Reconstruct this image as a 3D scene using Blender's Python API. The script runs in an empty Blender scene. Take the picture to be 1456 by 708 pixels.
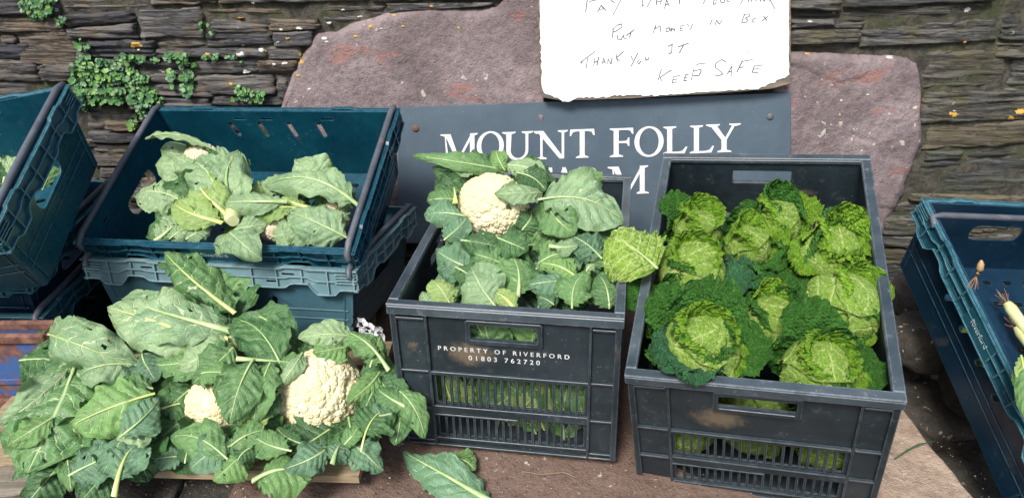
import bpy, bmesh, math, random
import numpy as np
from mathutils import Vector, Matrix, Euler
from mathutils.geometry import tessellate_polygon
from mathutils.bvhtree import BVHTree

R = math.radians
scene = bpy.context.scene
col = scene.collection

# ------------------------------------------------------------------ camera
F_PX, CX, CY, PITCH = 1075.0, 728.0, 354.0, R(28)
cam_d = bpy.data.cameras.new('camera')
cam = bpy.data.objects.new('camera', cam_d)
col.objects.link(cam)
cam.location = (0, 0, 1.0)
cam.rotation_euler = (R(90) - PITCH, 0, 0)
cam_d.sensor_width = 36.0
cam_d.lens = 36.0 * F_PX / 1456.0
cam_d.clip_start = 0.02
cam_d.clip_end = 500
scene.camera = cam

# ------------------------------------------------------------------ light
SUN_EL, SUN_AZ = 50, 205      # azimuth the light comes FROM (0 = +y, clockwise)
world = bpy.data.worlds.new('World')
scene.world = world
world.use_nodes = True
wn = world.node_tree.nodes
wl = world.node_tree.links
bg = wn['Background']
sky = wn.new('ShaderNodeTexSky')
sky.sky_type = 'NISHITA'
sky.sun_disc = False
sky.sun_elevation = R(SUN_EL)
sky.sun_rotation = R(SUN_AZ)
sky.air_density = 1.0
sky.dust_density = 3.0
sky.ozone_density = 1.0
wl.new(sky.outputs[0], bg.inputs[0])
bg.inputs[1].default_value = 0.10
sd = bpy.data.lights.new('sun', 'SUN')
sd.energy = 2.7
sd.angle = R(17)
sd.color = (1.0, 0.965, 0.92)
sun = bpy.data.objects.new('sun', sd)
col.objects.link(sun)
dv = Vector((math.sin(R(SUN_AZ)) * math.cos(R(SUN_EL)), math.cos(R(SUN_AZ)) * math.cos(R(SUN_EL)), math.sin(R(SUN_EL))))
sun.rotation_euler = dv.to_track_quat('Z', 'Y').to_euler()
sun.location = dv * 6
scene.view_settings.view_transform = 'Standard'
scene.view_settings.look = 'None'
scene.view_settings.exposure = 0.9
scene.view_settings.gamma = 1.0
scene.cycles.max_bounces = 6

# ------------------------------------------------------------------ geometry of the view: pixel -> place
cth, sth = math.cos(PITCH), math.sin(PITCH)
CAMP = Vector((0, 0, 1.0))

def pdir(px, py):
    a = (px - CX) / F_PX
    b = (py - CY) / F_PX
    return Vector((a, cth - b * sth, -sth - b * cth))

def at_depth(px, py, d):
    return CAMP + pdir(px, py) * d

def at_z(px, py, z):
    d = pdir(px, py)
    return CAMP + d * ((z - 1.0) / d.z)

WALL_P = Vector((0, 1.80, 0))
WALL_N = Vector((0, -1, 0.105)).normalized()
WALL_U = Vector((0, 0.105, 1)).normalized()      # up along the wall face

def on_wall(px, py, off=0.0):
    d = pdir(px, py)
    p0 = WALL_P + WALL_N * off
    return CAMP + d * ((p0 - CAMP).dot(WALL_N) / d.dot(WALL_N))

def wall_xz(px, py):
    p = on_wall(px, py)
    return p.x, (p - WALL_P).dot(WALL_U)

def wall_pt(x, h, off=0.0):
    return WALL_P + Vector((x, 0, 0)) + WALL_U * h + WALL_N * off

# ------------------------------------------------------------------ noise (numpy)
def h3(ix, iy, iz, s):
    n = (ix * 374761393 + iy * 668265263 + iz * 2147483647 + s * 974711) & 0xFFFFFFFF
    n = ((n ^ (n >> 13)) * 1274126177) & 0xFFFFFFFF
    n = ((n ^ (n >> 15)) * 2246822519) & 0xFFFFFFFF
    return ((n ^ (n >> 16)) & 0xFFFFFF) / float(0xFFFFFF)

def vnoise(x, y, z, s=0):
    x, y, z = np.broadcast_arrays(np.asarray(x, float), np.asarray(y, float), np.asarray(z, float))
    ix, iy, iz = np.floor(x).astype(np.int64), np.floor(y).astype(np.int64), np.floor(z).astype(np.int64)
    fx, fy, fz = x - ix, y - iy, z - iz
    fx, fy, fz = [f * f * (3 - 2 * f) for f in (fx, fy, fz)]
    r = 0
    for a in (0, 1):
        for b in (0, 1):
            for c in (0, 1):
                w = (fx if a else 1 - fx) * (fy if b else 1 - fy) * (fz if c else 1 - fz)
                r = r + w * h3(ix + a, iy + b, iz + c, s)
    return r * 2 - 1

def fbm(x, y, z, s=0, o=4):
    r, a, f = 0, 0.5, 1.0
    for k in range(o):
        r = r + a * vnoise(x * f, y * f, z * f, s + k * 17)
        a *= 0.5
        f *= 2.03
    return r

def worley(x, y, z, s=0):
    ix, iy, iz = np.floor(x).astype(np.int64), np.floor(y).astype(np.int64), np.floor(z).astype(np.int64)
    f1 = np.full(x.shape, 9.0)
    f2 = np.full(x.shape, 9.0)
    idv = np.zeros(x.shape)
    for a in (-1, 0, 1):
        for b in (-1, 0, 1):
            for c in (-1, 0, 1):
                jx, jy, jz = ix + a, iy + b, iz + c
                px = jx + 0.1 + .8 * h3(jx, jy, jz, s)
                py = jy + 0.1 + .8 * h3(jx, jy, jz, s + 1)
                pz = jz + 0.1 + .8 * h3(jx, jy, jz, s + 2)
                d = np.sqrt((px - x) ** 2 + (py - y) ** 2 + (pz - z) ** 2)
                m = d < f1
                f2 = np.where(m, f1, np.minimum(f2, d))
                idv = np.where(m, h3(jx, jy, jz, s + 5), idv)
                f1 = np.where(m, d, f1)
    return f1, f2, idv

def worley2(x, y, s=0):
    ix, iy = np.floor(x).astype(np.int64), np.floor(y).astype(np.int64)
    f1 = np.full(x.shape, 9.0)
    f2 = np.full(x.shape, 9.0)
    for a in (-1, 0, 1):
        for b in (-1, 0, 1):
            jx, jy = ix + a, iy + b
            px = jx + .1 + .8 * h3(jx, jy, jx * 0, s)
            py = jy + .1 + .8 * h3(jx, jy, jx * 0, s + 1)
            d = np.sqrt((px - x) ** 2 + (py - y) ** 2)
            m = d < f1
            f2 = np.where(m, f1, np.minimum(f2, d))
            f1 = np.where(m, d, f1)
    return f1, f2

# ------------------------------------------------------------------ object helpers
def tag(o, label=None, cat=None, group=None, kind=None):
    if label: o['label'] = label
    if cat: o['category'] = cat
    if group: o['group'] = group
    if kind: o['kind'] = kind
    return o

def empty(name, loc=(0, 0, 0), rot=(0, 0, 0)):
    o = bpy.data.objects.new(name, None)
    o.empty_display_size = 0.05
    col.objects.link(o)
    o.location = loc
    o.rotation_euler = rot
    return o

def link(name, me, parent=None, mats=()):
    if not isinstance(mats, (list, tuple)):
        mats = [mats]
    if mats and not me.materials:
        for m in mats:
            me.materials.append(m)
    o = bpy.data.objects.new(name, me)
    col.objects.link(o)
    if parent is not None:
        o.parent = parent
    return o

def mesh_np(name, V, Fs, smooth=True, uv=None, attr=None):
    """V (n,3), Fs (m,4) or (m,3) arrays; uv (n,2) per vertex; attr (n,) float 'cell'"""
    me = bpy.data.meshes.new(name)
    V = np.asarray(V, np.float32)
    Fs = np.asarray(Fs, np.int32)
    k = Fs.shape[1]
    me.vertices.add(len(V))
    me.vertices.foreach_set('co', V.ravel())
    me.loops.add(Fs.size)
    me.loops.foreach_set('vertex_index', Fs.ravel())
    me.polygons.add(len(Fs))
    me.polygons.foreach_set('loop_start', np.arange(0, Fs.size, k, dtype=np.int32))
    me.polygons.foreach_set('use_smooth', np.full(len(Fs), smooth))
    me.update(calc_edges=True)
    if uv is not None:
        l = me.uv_layers.new(name='UVMap')
        l.data.foreach_set('uv', np.asarray(uv, np.float32)[Fs.ravel()].ravel())
    if attr is not None:
        a = me.attributes.new('cell', 'FLOAT', 'POINT')
        a.data.foreach_set('value', np.asarray(attr, np.float32))
    me.validate()
    return me

def grid_faces(nu, nv, off=0):
    i, j = np.meshgrid(np.arange(nu), np.arange(nv), indexing='ij')
    a = (i * (nv + 1) + j).ravel() + off
    return np.stack([a, a + nv + 1, a + nv + 2, a + 1], 1)

class MB:
    """collects boxes, bars, tubes, plates into one mesh"""
    def __init__(s):
        s.v, s.f, s.sm = [], [], []
    def add(s, vs, fs, smooth=False):
        n = len(s.v)
        s.v += [tuple(v) for v in vs]
        s.f += [tuple(i + n for i in f) for f in fs]
        s.sm += [smooth] * len(fs)
    def hexa(s, p, smooth=False):
        s.add(p, [(0, 3, 2, 1), (4, 5, 6, 7), (0, 1, 5, 4), (1, 2, 6, 5), (2, 3, 7, 6), (3, 0, 4, 7)], smooth)
    def box(s, x0, x1, y0, y1, z0, z1, f=None):
        p = [(x0, y0, z0), (x1, y0, z0), (x1, y1, z0), (x0, y1, z0), (x0, y0, z1), (x1, y0, z1), (x1, y1, z1), (x0, y1, z1)]
        if f: p = [f(*q) for q in p]
        s.hexa(p)
    def tube(s, pts, r, n=8, flat=1.0, up=Vector((0, 0, 1)), cap=True):
        pts = [Vector(p) for p in pts]
        rr = r if isinstance(r, (list, tuple)) else [r] * len(pts)
        vs = []
        for i, p in enumerate(pts):
            t = (pts[min(i + 1, len(pts) - 1)] - pts[max(i - 1, 0)]).normalized()
            a = t.cross(up)
            if a.length < 1e-4: a = t.cross(Vector((1, 0, 0)))
            a.normalize()
            b = a.cross(t)
            for k in range(n):
                an = 2 * math.pi * k / n
                vs.append(p + a * math.cos(an) * rr[i] + b * math.sin(an) * rr[i] * flat)
        fs = []
        for i in range(len(pts) - 1):
            for k in range(n):
                fs.append((i * n + k, i * n + (k + 1) % n, (i + 1) * n + (k + 1) % n, (i + 1) * n + k))
        s.add(vs, fs, True)
        if cap:
            s.add(vs[:n], [tuple(range(n - 1, -1, -1))])
            s.add(vs[-n:], [tuple(range(n))])
    def plate(s, outline, holes, d0, d1, f):
        """2D outline with holes, extruded between depth d0 and d1; f(u,v,d) -> 3D"""
        loops = [outline] + list(holes)
        tris = tessellate_polygon([[Vector((p[0], p[1], 0)) for p in lp] for lp in loops])
        flat = [p for lp in loops for p in lp]
        n = len(flat)
        vs = [f(p[0], p[1], d1) for p in flat] + [f(p[0], p[1], d0) for p in flat]
        fs = []
        for t in tris:
            fs.append(tuple(t))
            fs.append((t[2] + n, t[1] + n, t[0] + n))
        o = 0
        for lp in loops:
            m = len(lp)
            for i in range(m):
                j = (i + 1) % m
                fs.append((o + i, o + j, o + j + n, o + i + n))
            o += m
        s.add(vs, fs)
    def mesh(s, name):
        me = bpy.data.meshes.new(name)
        me.from_pydata([tuple(v) for v in s.v], [], s.f)
        me.polygons.foreach_set('use_smooth', s.sm)
        bm = bmesh.new()
        bm.from_mesh(me)
        bmesh.ops.recalc_face_normals(bm, faces=bm.faces)
        bm.to_mesh(me)
        bm.free()
        me.update()
        return me
    def build(s, name, mat, parent=None, bevel=0.0):
        o = link(name, s.mesh(name), parent, mat)
        if bevel:
            b = o.modifiers.new('bevel', 'BEVEL')
            b.width = bevel
            b.segments = 1
            b.limit_method = 'ANGLE'
            b.angle_limit = R(40)
        return o

# ------------------------------------------------------------------ node helper
class NT:
    def __init__(s, name):
        s.m = bpy.data.materials.new(name)
        s.m.use_nodes = True
        s.n = s.m.node_tree.nodes
        s.l = s.m.node_tree.links
        s.b = s.n['Principled BSDF']
        s.out = s.n['Material Output']
    def new(s, t, **kw):
        nd = s.n.new('ShaderNode' + t)
        for k, v in kw.items():
            setattr(nd, k, v)
        return nd
    def put(s, a, sock):
        if isinstance(a, (int, float)):
            sock.default_value = a
        elif isinstance(a, (tuple, list)):
            sock.default_value = tuple(a) + ((1,) if len(a) == 3 and len(sock.default_value) == 4 else ())
        else:
            s.l.new(a, sock)
    def math(s, op, a, b=0.0, c=0.0):
        nd = s.new('Math', operation=op)
        s.put(a, nd.inputs[0]); s.put(b, nd.inputs[1]); s.put(c, nd.inputs[2])
        return nd.outputs[0]
    def mix(s, f, a, b, mode='MIX'):
        nd = s.new('Mix', data_type='RGBA', blend_type=mode)
        s.put(f, nd.inputs[0]); s.put(a, nd.inputs[6]); s.put(b, nd.inputs[7])
        return nd.outputs[2]
    def ramp(s, x, a, b, lo=0.0, hi=1.0):
        nd = s.new('MapRange', interpolation_type='SMOOTHSTEP')
        s.put(x, nd.inputs[0]); s.put(a, nd.inputs[1]); s.put(b, nd.inputs[2]); s.put(lo, nd.inputs[3]); s.put(hi, nd.inputs[4])
        return nd.outputs[0]
    def co(s, kind='Object'):
        return s.new('TexCoord').outputs[kind]
    def rnd(s):
        return s.new('ObjectInfo').outputs['Random']
    def mapv(s, v, scale=(1, 1, 1), rnd=False):
        nd = s.new('Mapping')
        s.l.new(v, nd.inputs[0])
        nd.inputs[3].default_value = scale
        if rnd:
            c = s.new('CombineXYZ')
            r = s.math('MULTIPLY', s.rnd(), 37.0)
            for i in range(3): s.l.new(r, c.inputs[i])
            s.l.new(c.outputs[0], nd.inputs[1])
        return nd.outputs[0]
    def noise(s, v, scale, detail=4, rough=0.55, dist=0.0, dim='3D'):
        nd = s.new('TexNoise', noise_dimensions=dim)
        if v is not None: s.l.new(v, nd.inputs['Vector'])
        nd.inputs['Scale'].default_value = scale
        nd.inputs['Detail'].default_value = detail
        nd.inputs['Roughness'].default_value = rough
        nd.inputs['Distortion'].default_value = dist
        return nd.outputs[0]
    def voro(s, v, scale, feature='F1', dim='3D'):
        nd = s.new('TexVoronoi', feature=feature, voronoi_dimensions=dim)
        s.l.new(v, nd.inputs['Vector'])
        nd.inputs['Scale'].default_value = scale
        return nd.outputs[0]
    def bump(s, h, strength=0.5, dist=0.002, normal=None):
        nd = s.new('Bump')
        nd.inputs['Strength'].default_value = strength
        nd.inputs['Distance'].default_value = dist
        s.l.new(h, nd.inputs['Height'])
        if normal is not None: s.l.new(normal, nd.inputs['Normal'])
        return nd.outputs[0]
    def fin(s, color, rough=0.6, bump=None, spec=None):
        s.put(color, s.b.inputs['Base Color'])
        s.put(rough, s.b.inputs['Roughness'])
        if bump is not None: s.l.new(bump, s.b.inputs['Normal'])
        if spec is not None: s.b.inputs['Specular IOR Level'].default_value = spec
        return s.m

def uvparts(t):
    uv = t.new('UVMap', uv_map='UVMap').outputs[0]
    sp = t.new('SeparateXYZ')
    t.l.new(uv, sp.inputs[0])
    return uv, sp.outputs[0], sp.outputs[1]

def mat_leaf(name, dark, light, vein, nlat=7.0, under=(.16, .25, .13), vstr=.9):
    t = NT(name)
    uv, U, V = uvparts(t)
    co = t.co()
    v = t.math('ABSOLUTE', t.math('MULTIPLY_ADD', V, 2.0, -1.0))
    w = t.math('MULTIPLY', t.math('SUBTRACT', t.noise(co, 22, 3), .5), 1.9)
    q = t.math('ADD', t.math('SUBTRACT', t.math('MULTIPLY', U, nlat), t.math('MULTIPLY', v, 1.6)), w)
    fr = t.math('ABSOLUTE', t.math('SUBTRACT', t.math('FRACT', q), 0.5))
    wd = t.math('MULTIPLY_ADD', v, -0.075, 0.10)
    v1 = t.math('SUBTRACT', 1.0, t.ramp(fr, 0.0, wd))
    ve = t.voro(t.mapv(uv, (8.5, 6.5, 1), True), 1.0, 'DISTANCE_TO_EDGE', '2D')
    v2 = t.math('SUBTRACT', 1.0, t.ramp(ve, 0.0, 0.05))
    ve3 = t.voro(t.mapv(uv, (26, 19, 1), True), 1.0, 'DISTANCE_TO_EDGE', '2D')
    v3 = t.math('SUBTRACT', 1.0, t.ramp(ve3, 0.0, 0.12))
    md = t.math('SUBTRACT', 1.0, t.ramp(v, 0.0, 0.06))
    vn = t.math('MAXIMUM', t.math('MULTIPLY', v1, .9), t.math('MAXIMUM', t.math('MULTIPLY', v2, .60), md))
    vn = t.math('MAXIMUM', vn, t.math('MULTIPLY', v3, .20))
    n1 = t.noise(t.mapv(co, rnd=True), 14, 4, .6)
    n2 = t.noise(t.mapv(co, rnd=True), 90, 3, .7)
    base = t.mix(t.ramp(t.math('MULTIPLY_ADD', t.rnd(), .35, n1), .38, .85), dark, light)
    base = t.mix(t.ramp(n2, .35, .75, 0, .35), base, tuple(c * .72 for c in light))
    # pale scuffs and blemishes on the blade
    n3 = t.noise(t.mapv(co, rnd=True), 38, 5, .7)
    base = t.mix(t.ramp(n3, .66, .74, 0, .45), base, (.36, .40, .22))
    geo = t.new('NewGeometry').outputs['Backfacing']
    base = t.mix(t.math('MULTIPLY', geo, .8), base, under)
    c = t.mix(t.math('MULTIPLY', vn, vstr), base, vein)
    hgt = t.math('ADD', t.math('MULTIPLY', vn, -.9), t.math('MULTIPLY', t.noise(co, 120, 3), .5))
    bp = t.bump(hgt, .8, .0022)
    t.fin(c, t.ramp(n1, .3, .8, .40, .60), bp, .45)
    tr = t.new('BsdfTranslucent')
    t.l.new(t.mix(1.0, c, (1, 1, .45), 'MULTIPLY'), tr.inputs[0])
    ms = t.new('MixShader')
    ms.inputs[0].default_value = .16
    t.l.new(t.b.outputs[0], ms.inputs[1]); t.l.new(tr.outputs[0], ms.inputs[2])
    t.l.new(ms.outputs[0], t.out.inputs[0])
    return t.m

def mat_savoy(name, dark, light, vein, gain=1.0):
    t = NT(name)
    uv, U, V = uvparts(t)
    co = t.co()
    at = t.new('Attribute', attribute_name='cell').outputs['Fac']
    ve3 = t.voro(t.mapv(uv, (60, 46, 1), True), 1.0, 'DISTANCE_TO_EDGE', '2D')
    v3 = t.math('SUBTRACT', 1.0, t.ramp(ve3, 0.0, 0.25))
    vn = t.math('MAXIMUM', at, t.math('MULTIPLY', v3, .22))
    n1 = t.noise(t.mapv(co, rnd=True), 18, 4, .6)
    base = t.mix(t.ramp(n1, .3, .72), dark, light)
    c = t.mix(t.math('MULTIPLY', vn, gain), base, vein)
    bp = t.bump(t.math('ADD', t.math('MULTIPLY', v3, -.6), t.math('ADD', t.noise(co, 160, 2), t.math('MULTIPLY', at, -1.2))), 1.0, .0018)
    t.fin(c, .34, bp, .5)
    tr = t.new('BsdfTranslucent')
    t.l.new(t.mix(1.0, c, (1, 1, .4), 'MULTIPLY'), tr.inputs[0])
    ms = t.new('MixShader')
    ms.inputs[0].default_value = .16
    t.l.new(t.b.outputs[0], ms.inputs[1]); t.l.new(tr.outputs[0], ms.inputs[2])
    t.l.new(ms.outputs[0], t.out.inputs[0])
    return t.m

def mat_rib(name, a, b):
    t = NT(name)
    co = t.co()
    n = t.noise(t.mapv(co, (1, 1, 1), True), 40, 4, .6)
    c = t.mix(t.ramp(n, .35, .75), a, b)
    n2 = t.noise(co, 160, 3, .7)
    c = t.mix(t.ramp(n2, .68, .78, 0, .4), c, (.30, .25, .12))
    return t.fin(c, .42, t.bump(n2, .3, .001))

def mat_plastic(name, a, b, dirt, rough=(.36, .6), dust=.5, scuff=(.32, .35, .38), wear=0.0):
    """moulded plastic with scratches, dust film and dirt stains"""
    t = NT(name)
    co = t.co()
    n1 = t.noise(t.mapv(co, rnd=True), 7, 5, .65)
    n2 = t.noise(t.mapv(co, (1, 1, 1), True), 55, 5, .75)
    n3 = t.noise(t.mapv(co, (6, 6, 90), True), 2.5, 3, .7)
    c = t.mix(t.ramp(n1, .3, .75), a, b)
    c = t.mix(t.ramp(n2, .56, .80, 0, dust), c, scuff)
    c = t.mix(t.ramp(n3, .66, .74, 0, dust * .6), c, scuff)
    n4 = t.noise(t.mapv(co, rnd=True), 11, 6, .7, .4)
    c = t.mix(t.ramp(n4, .62, .72, 0, .75), c, dirt)
    # small chips and specks
    sp = t.voro(t.mapv(co, (1, 1, 1), True), 70)
    spm = t.math('MULTIPLY', t.math('SUBTRACT', 1.0, t.ramp(sp, .05, .13)), t.ramp(n1, .45, .6))
    c = t.mix(t.math('MULTIPLY', spm, .28), c, (.45, .43, .40))
    if name == 'black_crate_plastic':      # dried mud patch near the hand hole
        vm0 = t.new('VectorMath', operation='DISTANCE'); t.l.new(t.mapv(co, (.75, .3, 1.25)), vm0.inputs[0]); vm0.inputs[1].default_value = (-.055 * .75, -.29 * .3, .213 * 1.25)
        md = t.math('ADD', vm0.outputs['Value'], t.math('MULTIPLY', t.math('SUBTRACT', n2, .5), .06))
        md = t.math('ADD', md, t.math('MULTIPLY', t.math('SUBTRACT', n1, .5), .04))
        c = t.mix(t.math('SUBTRACT', .8, t.ramp(md, .010, .036, 0, .8)), c, (.15, .115, .075))
    if wear:
        bv = t.new('Bevel', samples=4)
        bv.inputs[0].default_value = .0025
        g = t.new('NewGeometry')
        vm = t.new('VectorMath', operation='DOT_PRODUCT')
        t.l.new(bv.outputs[0], vm.inputs[0]); t.l.new(g.outputs['Normal'], vm.inputs[1])
        e = t.ramp(vm.outputs['Value'], .99, .88)
        e = t.math('MULTIPLY', e, t.ramp(n2, .32, .58))
        c = t.mix(t.math('MULTIPLY', e, wear), c, scuff)
    bp = t.bump(n2, .25, .0012)
    return t.fin(c, t.ramp(n2, .3, .75, rough[0], rough[1]), bp, .5)

def mat_simple(name, c, rough=.6):
    t = NT(name)
    n = t.noise(t.mapv(t.co(), rnd=True), 60, 4, .6)
    cc = t.mix(t.ramp(n, .3, .75), c, tuple(x * .75 for x in c))
    return t.fin(cc, rough, t.bump(n, .2, .001))

def mat_slate():
    t = NT('slate_stone')
    co = t.new('Attribute', attribute_name='wallco', attribute_type='GEOMETRY').outputs['Vector']
    co = t.new('NewGeometry').outputs['Position']
    g = t.noise(co, 3.2, 4, .6)
    cr = t.mapv(co, (1, 1, 1), True)
    n1 = t.noise(t.mapv(cr, (3, 3, 42)), 1.6, 8, .72, .45)
    n2 = t.noise(t.mapv(cr, (9, 9, 110)), 1.9, 6, .7, .3)
    n3 = t.noise(cr, 14, 5, .65)
    c = t.mix(t.ramp(n1, .3, .7), (.072, .075, .084), (.215, .200, .182))
    c = t.mix(t.ramp(t.rnd(), .5, 1.0, 0, .8), c, (.165, .125, .085))
    c = t.mix(t.ramp(t.math('ADD', n3, t.math('MULTIPLY', g, .3)), .62, .84, 0, .75), c, (.20, .145, .085))
    c = t.mix(t.ramp(n2, .55, .75, 0, .6), c, (.21, .19, .175))
    c = t.mix(t.ramp(t.rnd(), .0, .45, .8, 0), c, (.060, .062, .076))
    ck = t.math('ABSOLUTE', t.math('SUBTRACT', n1, .47))
    ckm = t.math('SUBTRACT', 1.0, t.ramp(ck, .004, .022))
    c = t.mix(t.math('MULTIPLY', ckm, .6), c, (.02, .02, .022))
    # green algae, stronger to the right end of the wall
    sx = t.new('SeparateXYZ'); t.l.new(co, sx.inputs[0])
    gr = t.math('MULTIPLY', t.ramp(t.math('MULTIPLY_ADD', n3, .9, t.math('MULTIPLY', sx.outputs[0], .12)), .42, .72), .45)
    c = t.mix(gr, c, (.085, .100, .050))
    # pale lichen crust
    l = t.noise(co, 46, 3, .6)
    lm = t.math('MULTIPLY', t.ramp(l, .68, .71), t.ramp(t.noise(co, 6, 3), .5, .6))
    c = t.mix(lm, c, (.44, .44, .40))
    ly = t.noise(t.mapv(co, (1.3, 1, 1)), 21, 3, .6)
    c = t.mix(t.math('MULTIPLY', t.ramp(ly, .735, .75), .9), c, (.42, .27, .05))
    h = t.math('ADD', t.math('MULTIPLY_ADD', ckm, -.25, t.math('MULTIPLY', n1, 1.2)), t.math('ADD', t.math('MULTIPLY', n2, .9), t.math('MULTIPLY', n3, .35)))
    return t.fin(c, .78, t.bump(h, 1.0, .014), .35)

def mat_purple(name, a, b, red, scale=1.0, stain=.6):
    t = NT(name)
    co = t.new('NewGeometry').outputs['Position']
    n1 = t.noise(co, 7 * scale, 6, .62, .3)
    n2 = t.noise(co, 70 * scale, 5, .7)
    n3 = t.noise(co, 260 * scale, 3, .6)
    c = t.mix(t.ramp(n1, .3, .7), a, b)
    c = t.mix(t.ramp(n2, .42, .75, 0, .6), c, tuple(x * .5 for x in a))
    c = t.mix(t.ramp(n3, .55, .8, 0, .4), c, tuple(min(1, x * 1.5) for x in b))
    r = t.noise(t.mapv(co, (1, 1, 2.6)), 5.0 * scale, 4, .6)
    c = t.mix(t.ramp(r, .60, .66, 0, stain), c, red)
    w = t.noise(co, 60 * scale, 2, .5)
    wm = t.math('MULTIPLY', t.ramp(w, .66, .70), t.ramp(t.noise(co, 9, 3), .47, .58))
    c = t.mix(t.math('MULTIPLY', wm, .85), c, (.50, .47, .40))
    cr = t.voro(t.mapv(co, (1, 1, 2)), 6 * scale, 'DISTANCE_TO_EDGE')
    crm = t.math('MULTIPLY', t.math('SUBTRACT', 1.0, t.ramp(t.math('ADD', cr, t.math('MULTIPLY', n2, .02)), .006, .022)), t.ramp(n1, .5, .6))
    c = t.mix(t.math('MULTIPLY', crm, .0), c, tuple(x * .4 for x in a))
    h = t.math('ADD', t.math('MULTIPLY', n2, .9), t.math('ADD', t.math('MULTIPLY', n3, .45), t.math('MULTIPLY', crm, .0)))
    return t.fin(c, .8, t.bump(h, 1.0, .0065), .3)

def mat_mortar():
    t = NT('mossy_mortar')
    co = t.new('NewGeometry').outputs['Position']
    n = t.noise(co, 40, 6, .7)
    n2 = t.noise(co, 9, 4, .6)
    c = t.mix(t.ramp(n, .35, .7), (.035, .034, .03), (.10, .09, .07))
    c = t.mix(t.ramp(n2, .45, .65, 0, .7), c, (.045, .055, .022))
    return t.fin(c, .95, t.bump(n, 1.0, .01), .2)

def mat_wood(name, a, b, horizontal=True):
    t = NT(name)
    co = t.co()
    sc = (3, 40, 40)
    n = t.noise(t.mapv(co, sc, True), 2.2, 6, .65, .5)
    n2 = t.noise(t.mapv(co, (8, 160, 160), True), 1.5, 3, .6)
    c = t.mix(t.ramp(n, .3, .7), a, b)
    c = t.mix(t.ramp(n2, .5, .72, 0, .55), c, tuple(x * .35 for x in a))
    return t.fin(c, .8, t.bump(t.math('ADD', n, n2), .8, .002), .3)

def mat_curd(name, a, b):
    t = NT(name)
    co = t.co()
    n = t.noise(t.mapv(co, rnd=True), 22, 4, .6)
    c = t.mix(t.ramp(n, .4, .72), a, b)
    n2 = t.noise(co, 420, 2, .6)
    n3 = t.noise(t.mapv(co, rnd=True), 9, 3, .6)
    c = t.mix(t.ramp(n3, .62, .78, 0, .35), c, (.56, .38, .15))
    v = t.voro(t.mapv(co, rnd=True), 330, 'SMOOTH_F1')
    bp = t.bump(t.math('ADD', t.math('MULTIPLY', v, -1.0), t.math('MULTIPLY', n2, .4)), .8, .0016)
    t.fin(c, .62, bp, .35)
    t.b.inputs['Subsurface Weight'].default_value = .04
    t.b.inputs['Subsurface Radius'].default_value = (.01, .006, .002)
    t.b.inputs['Subsurface Scale'].default_value = .3
    return t.m

M = {}
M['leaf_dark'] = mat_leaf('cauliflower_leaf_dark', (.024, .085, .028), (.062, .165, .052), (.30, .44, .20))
M['leaf_blue'] = mat_leaf('cauliflower_leaf_bluish', (.045, .130, .065), (.125, .265, .140), (.44, .57, .36))
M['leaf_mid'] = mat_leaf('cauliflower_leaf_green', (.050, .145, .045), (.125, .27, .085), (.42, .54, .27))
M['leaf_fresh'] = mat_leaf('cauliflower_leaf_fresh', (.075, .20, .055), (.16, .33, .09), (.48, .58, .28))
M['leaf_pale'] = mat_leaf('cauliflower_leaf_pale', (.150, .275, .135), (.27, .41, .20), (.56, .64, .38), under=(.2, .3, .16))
M['leaf_lime'] = mat_leaf('cauliflower_leaf_lime', (.15, .27, .06), (.28, .42, .12), (.62, .68, .36), under=(.25, .35, .12))
M['rib'] = mat_rib('leaf_midrib', (.27, .40, .15), (.46, .56, .28))
M['rib_lime'] = mat_rib('leaf_midrib_yellow', (.42, .52, .14), (.60, .64, .28))
M['stalk'] = mat_rib('cut_stalk', (.42, .48, .22), (.60, .60, .36))
M['curd'] = mat_curd('cauliflower_curd', (.66, .59, .345), (.74, .68, .46))
M['curd_grey'] = mat_curd('cauliflower_curd_pale', (.56, .48, .33), (.64, .57, .43))
M['savoy_head'] = mat_savoy('savoy_head_leaf', (.11, .29, .010), (.27, .50, .028), (.68, .80, .30))
M['savoy_mid'] = mat_savoy('savoy_wrapper_leaf', (.075, .29, .008), (.28, .56, .020), (.40, .62, .08))
M['savoy_outer'] = mat_savoy('savoy_outer_leaf', (.018, .110, .014), (.075, .27, .028), (.14, .36, .06), .6)
M['savoy_blue'] = mat_savoy('savoy_outer_leaf_bluish', (.024, .115, .045), (.070, .26, .095), (.12, .30, .14), .6)
M['slate'] = mat_slate()
M['mortar'] = mat_mortar()
M['slab'] = mat_purple('purple_sandstone', (.150, .116, .118), (.265, .212, .212), (.30, .140, .115))
M['ledge'] = mat_purple('brown_sandstone', (.135, .088, .068), (.205, .140, .112), (.12, .07, .05), 1.0, .4)
M['tan'] = mat_purple('tan_sandstone', (.30, .22, .165), (.42, .33, .255), (.26, .13, .085), 1.0, .55)
M['rock'] = mat_purple('dark_wet_rock', (.035, .032, .028), (.075, .066, .054), (.09, .06, .04), 1.0, .4)
M['black'] = mat_plastic('black_crate_plastic', (.009, .016, .020), (.023, .035, .043), (.11, .09, .062), dust=.5, wear=.9, scuff=(.10, .125, .145))
M['black_rim'] = mat_plastic('black_crate_worn_rim', (.022, .034, .042), (.062, .083, .098), (.20, .15, .11), dust=.6, wear=.8, scuff=(.25, .29, .33))
M['teal'] = mat_plastic('teal_crate_plastic', (.002, .032, .054), (.004, .060, .088), (.04, .06, .07), rough=(.22, .42), dust=.18, wear=.5, scuff=(.10, .25, .32))
M['navy'] = mat_plastic('navy_crate_plastic', (.003, .018, .040), (.005, .028, .054), (.05, .06, .06), rough=(.28, .48), dust=.2, wear=.45, scuff=(.08, .17, .23))
M['faded'] = mat_plastic('faded_teal_plastic', (.085, .165, .185), (.14, .235, .255), (.24, .17, .12), rough=(.45, .7), dust=.45, wear=.8, scuff=(.30, .42, .45))
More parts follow.
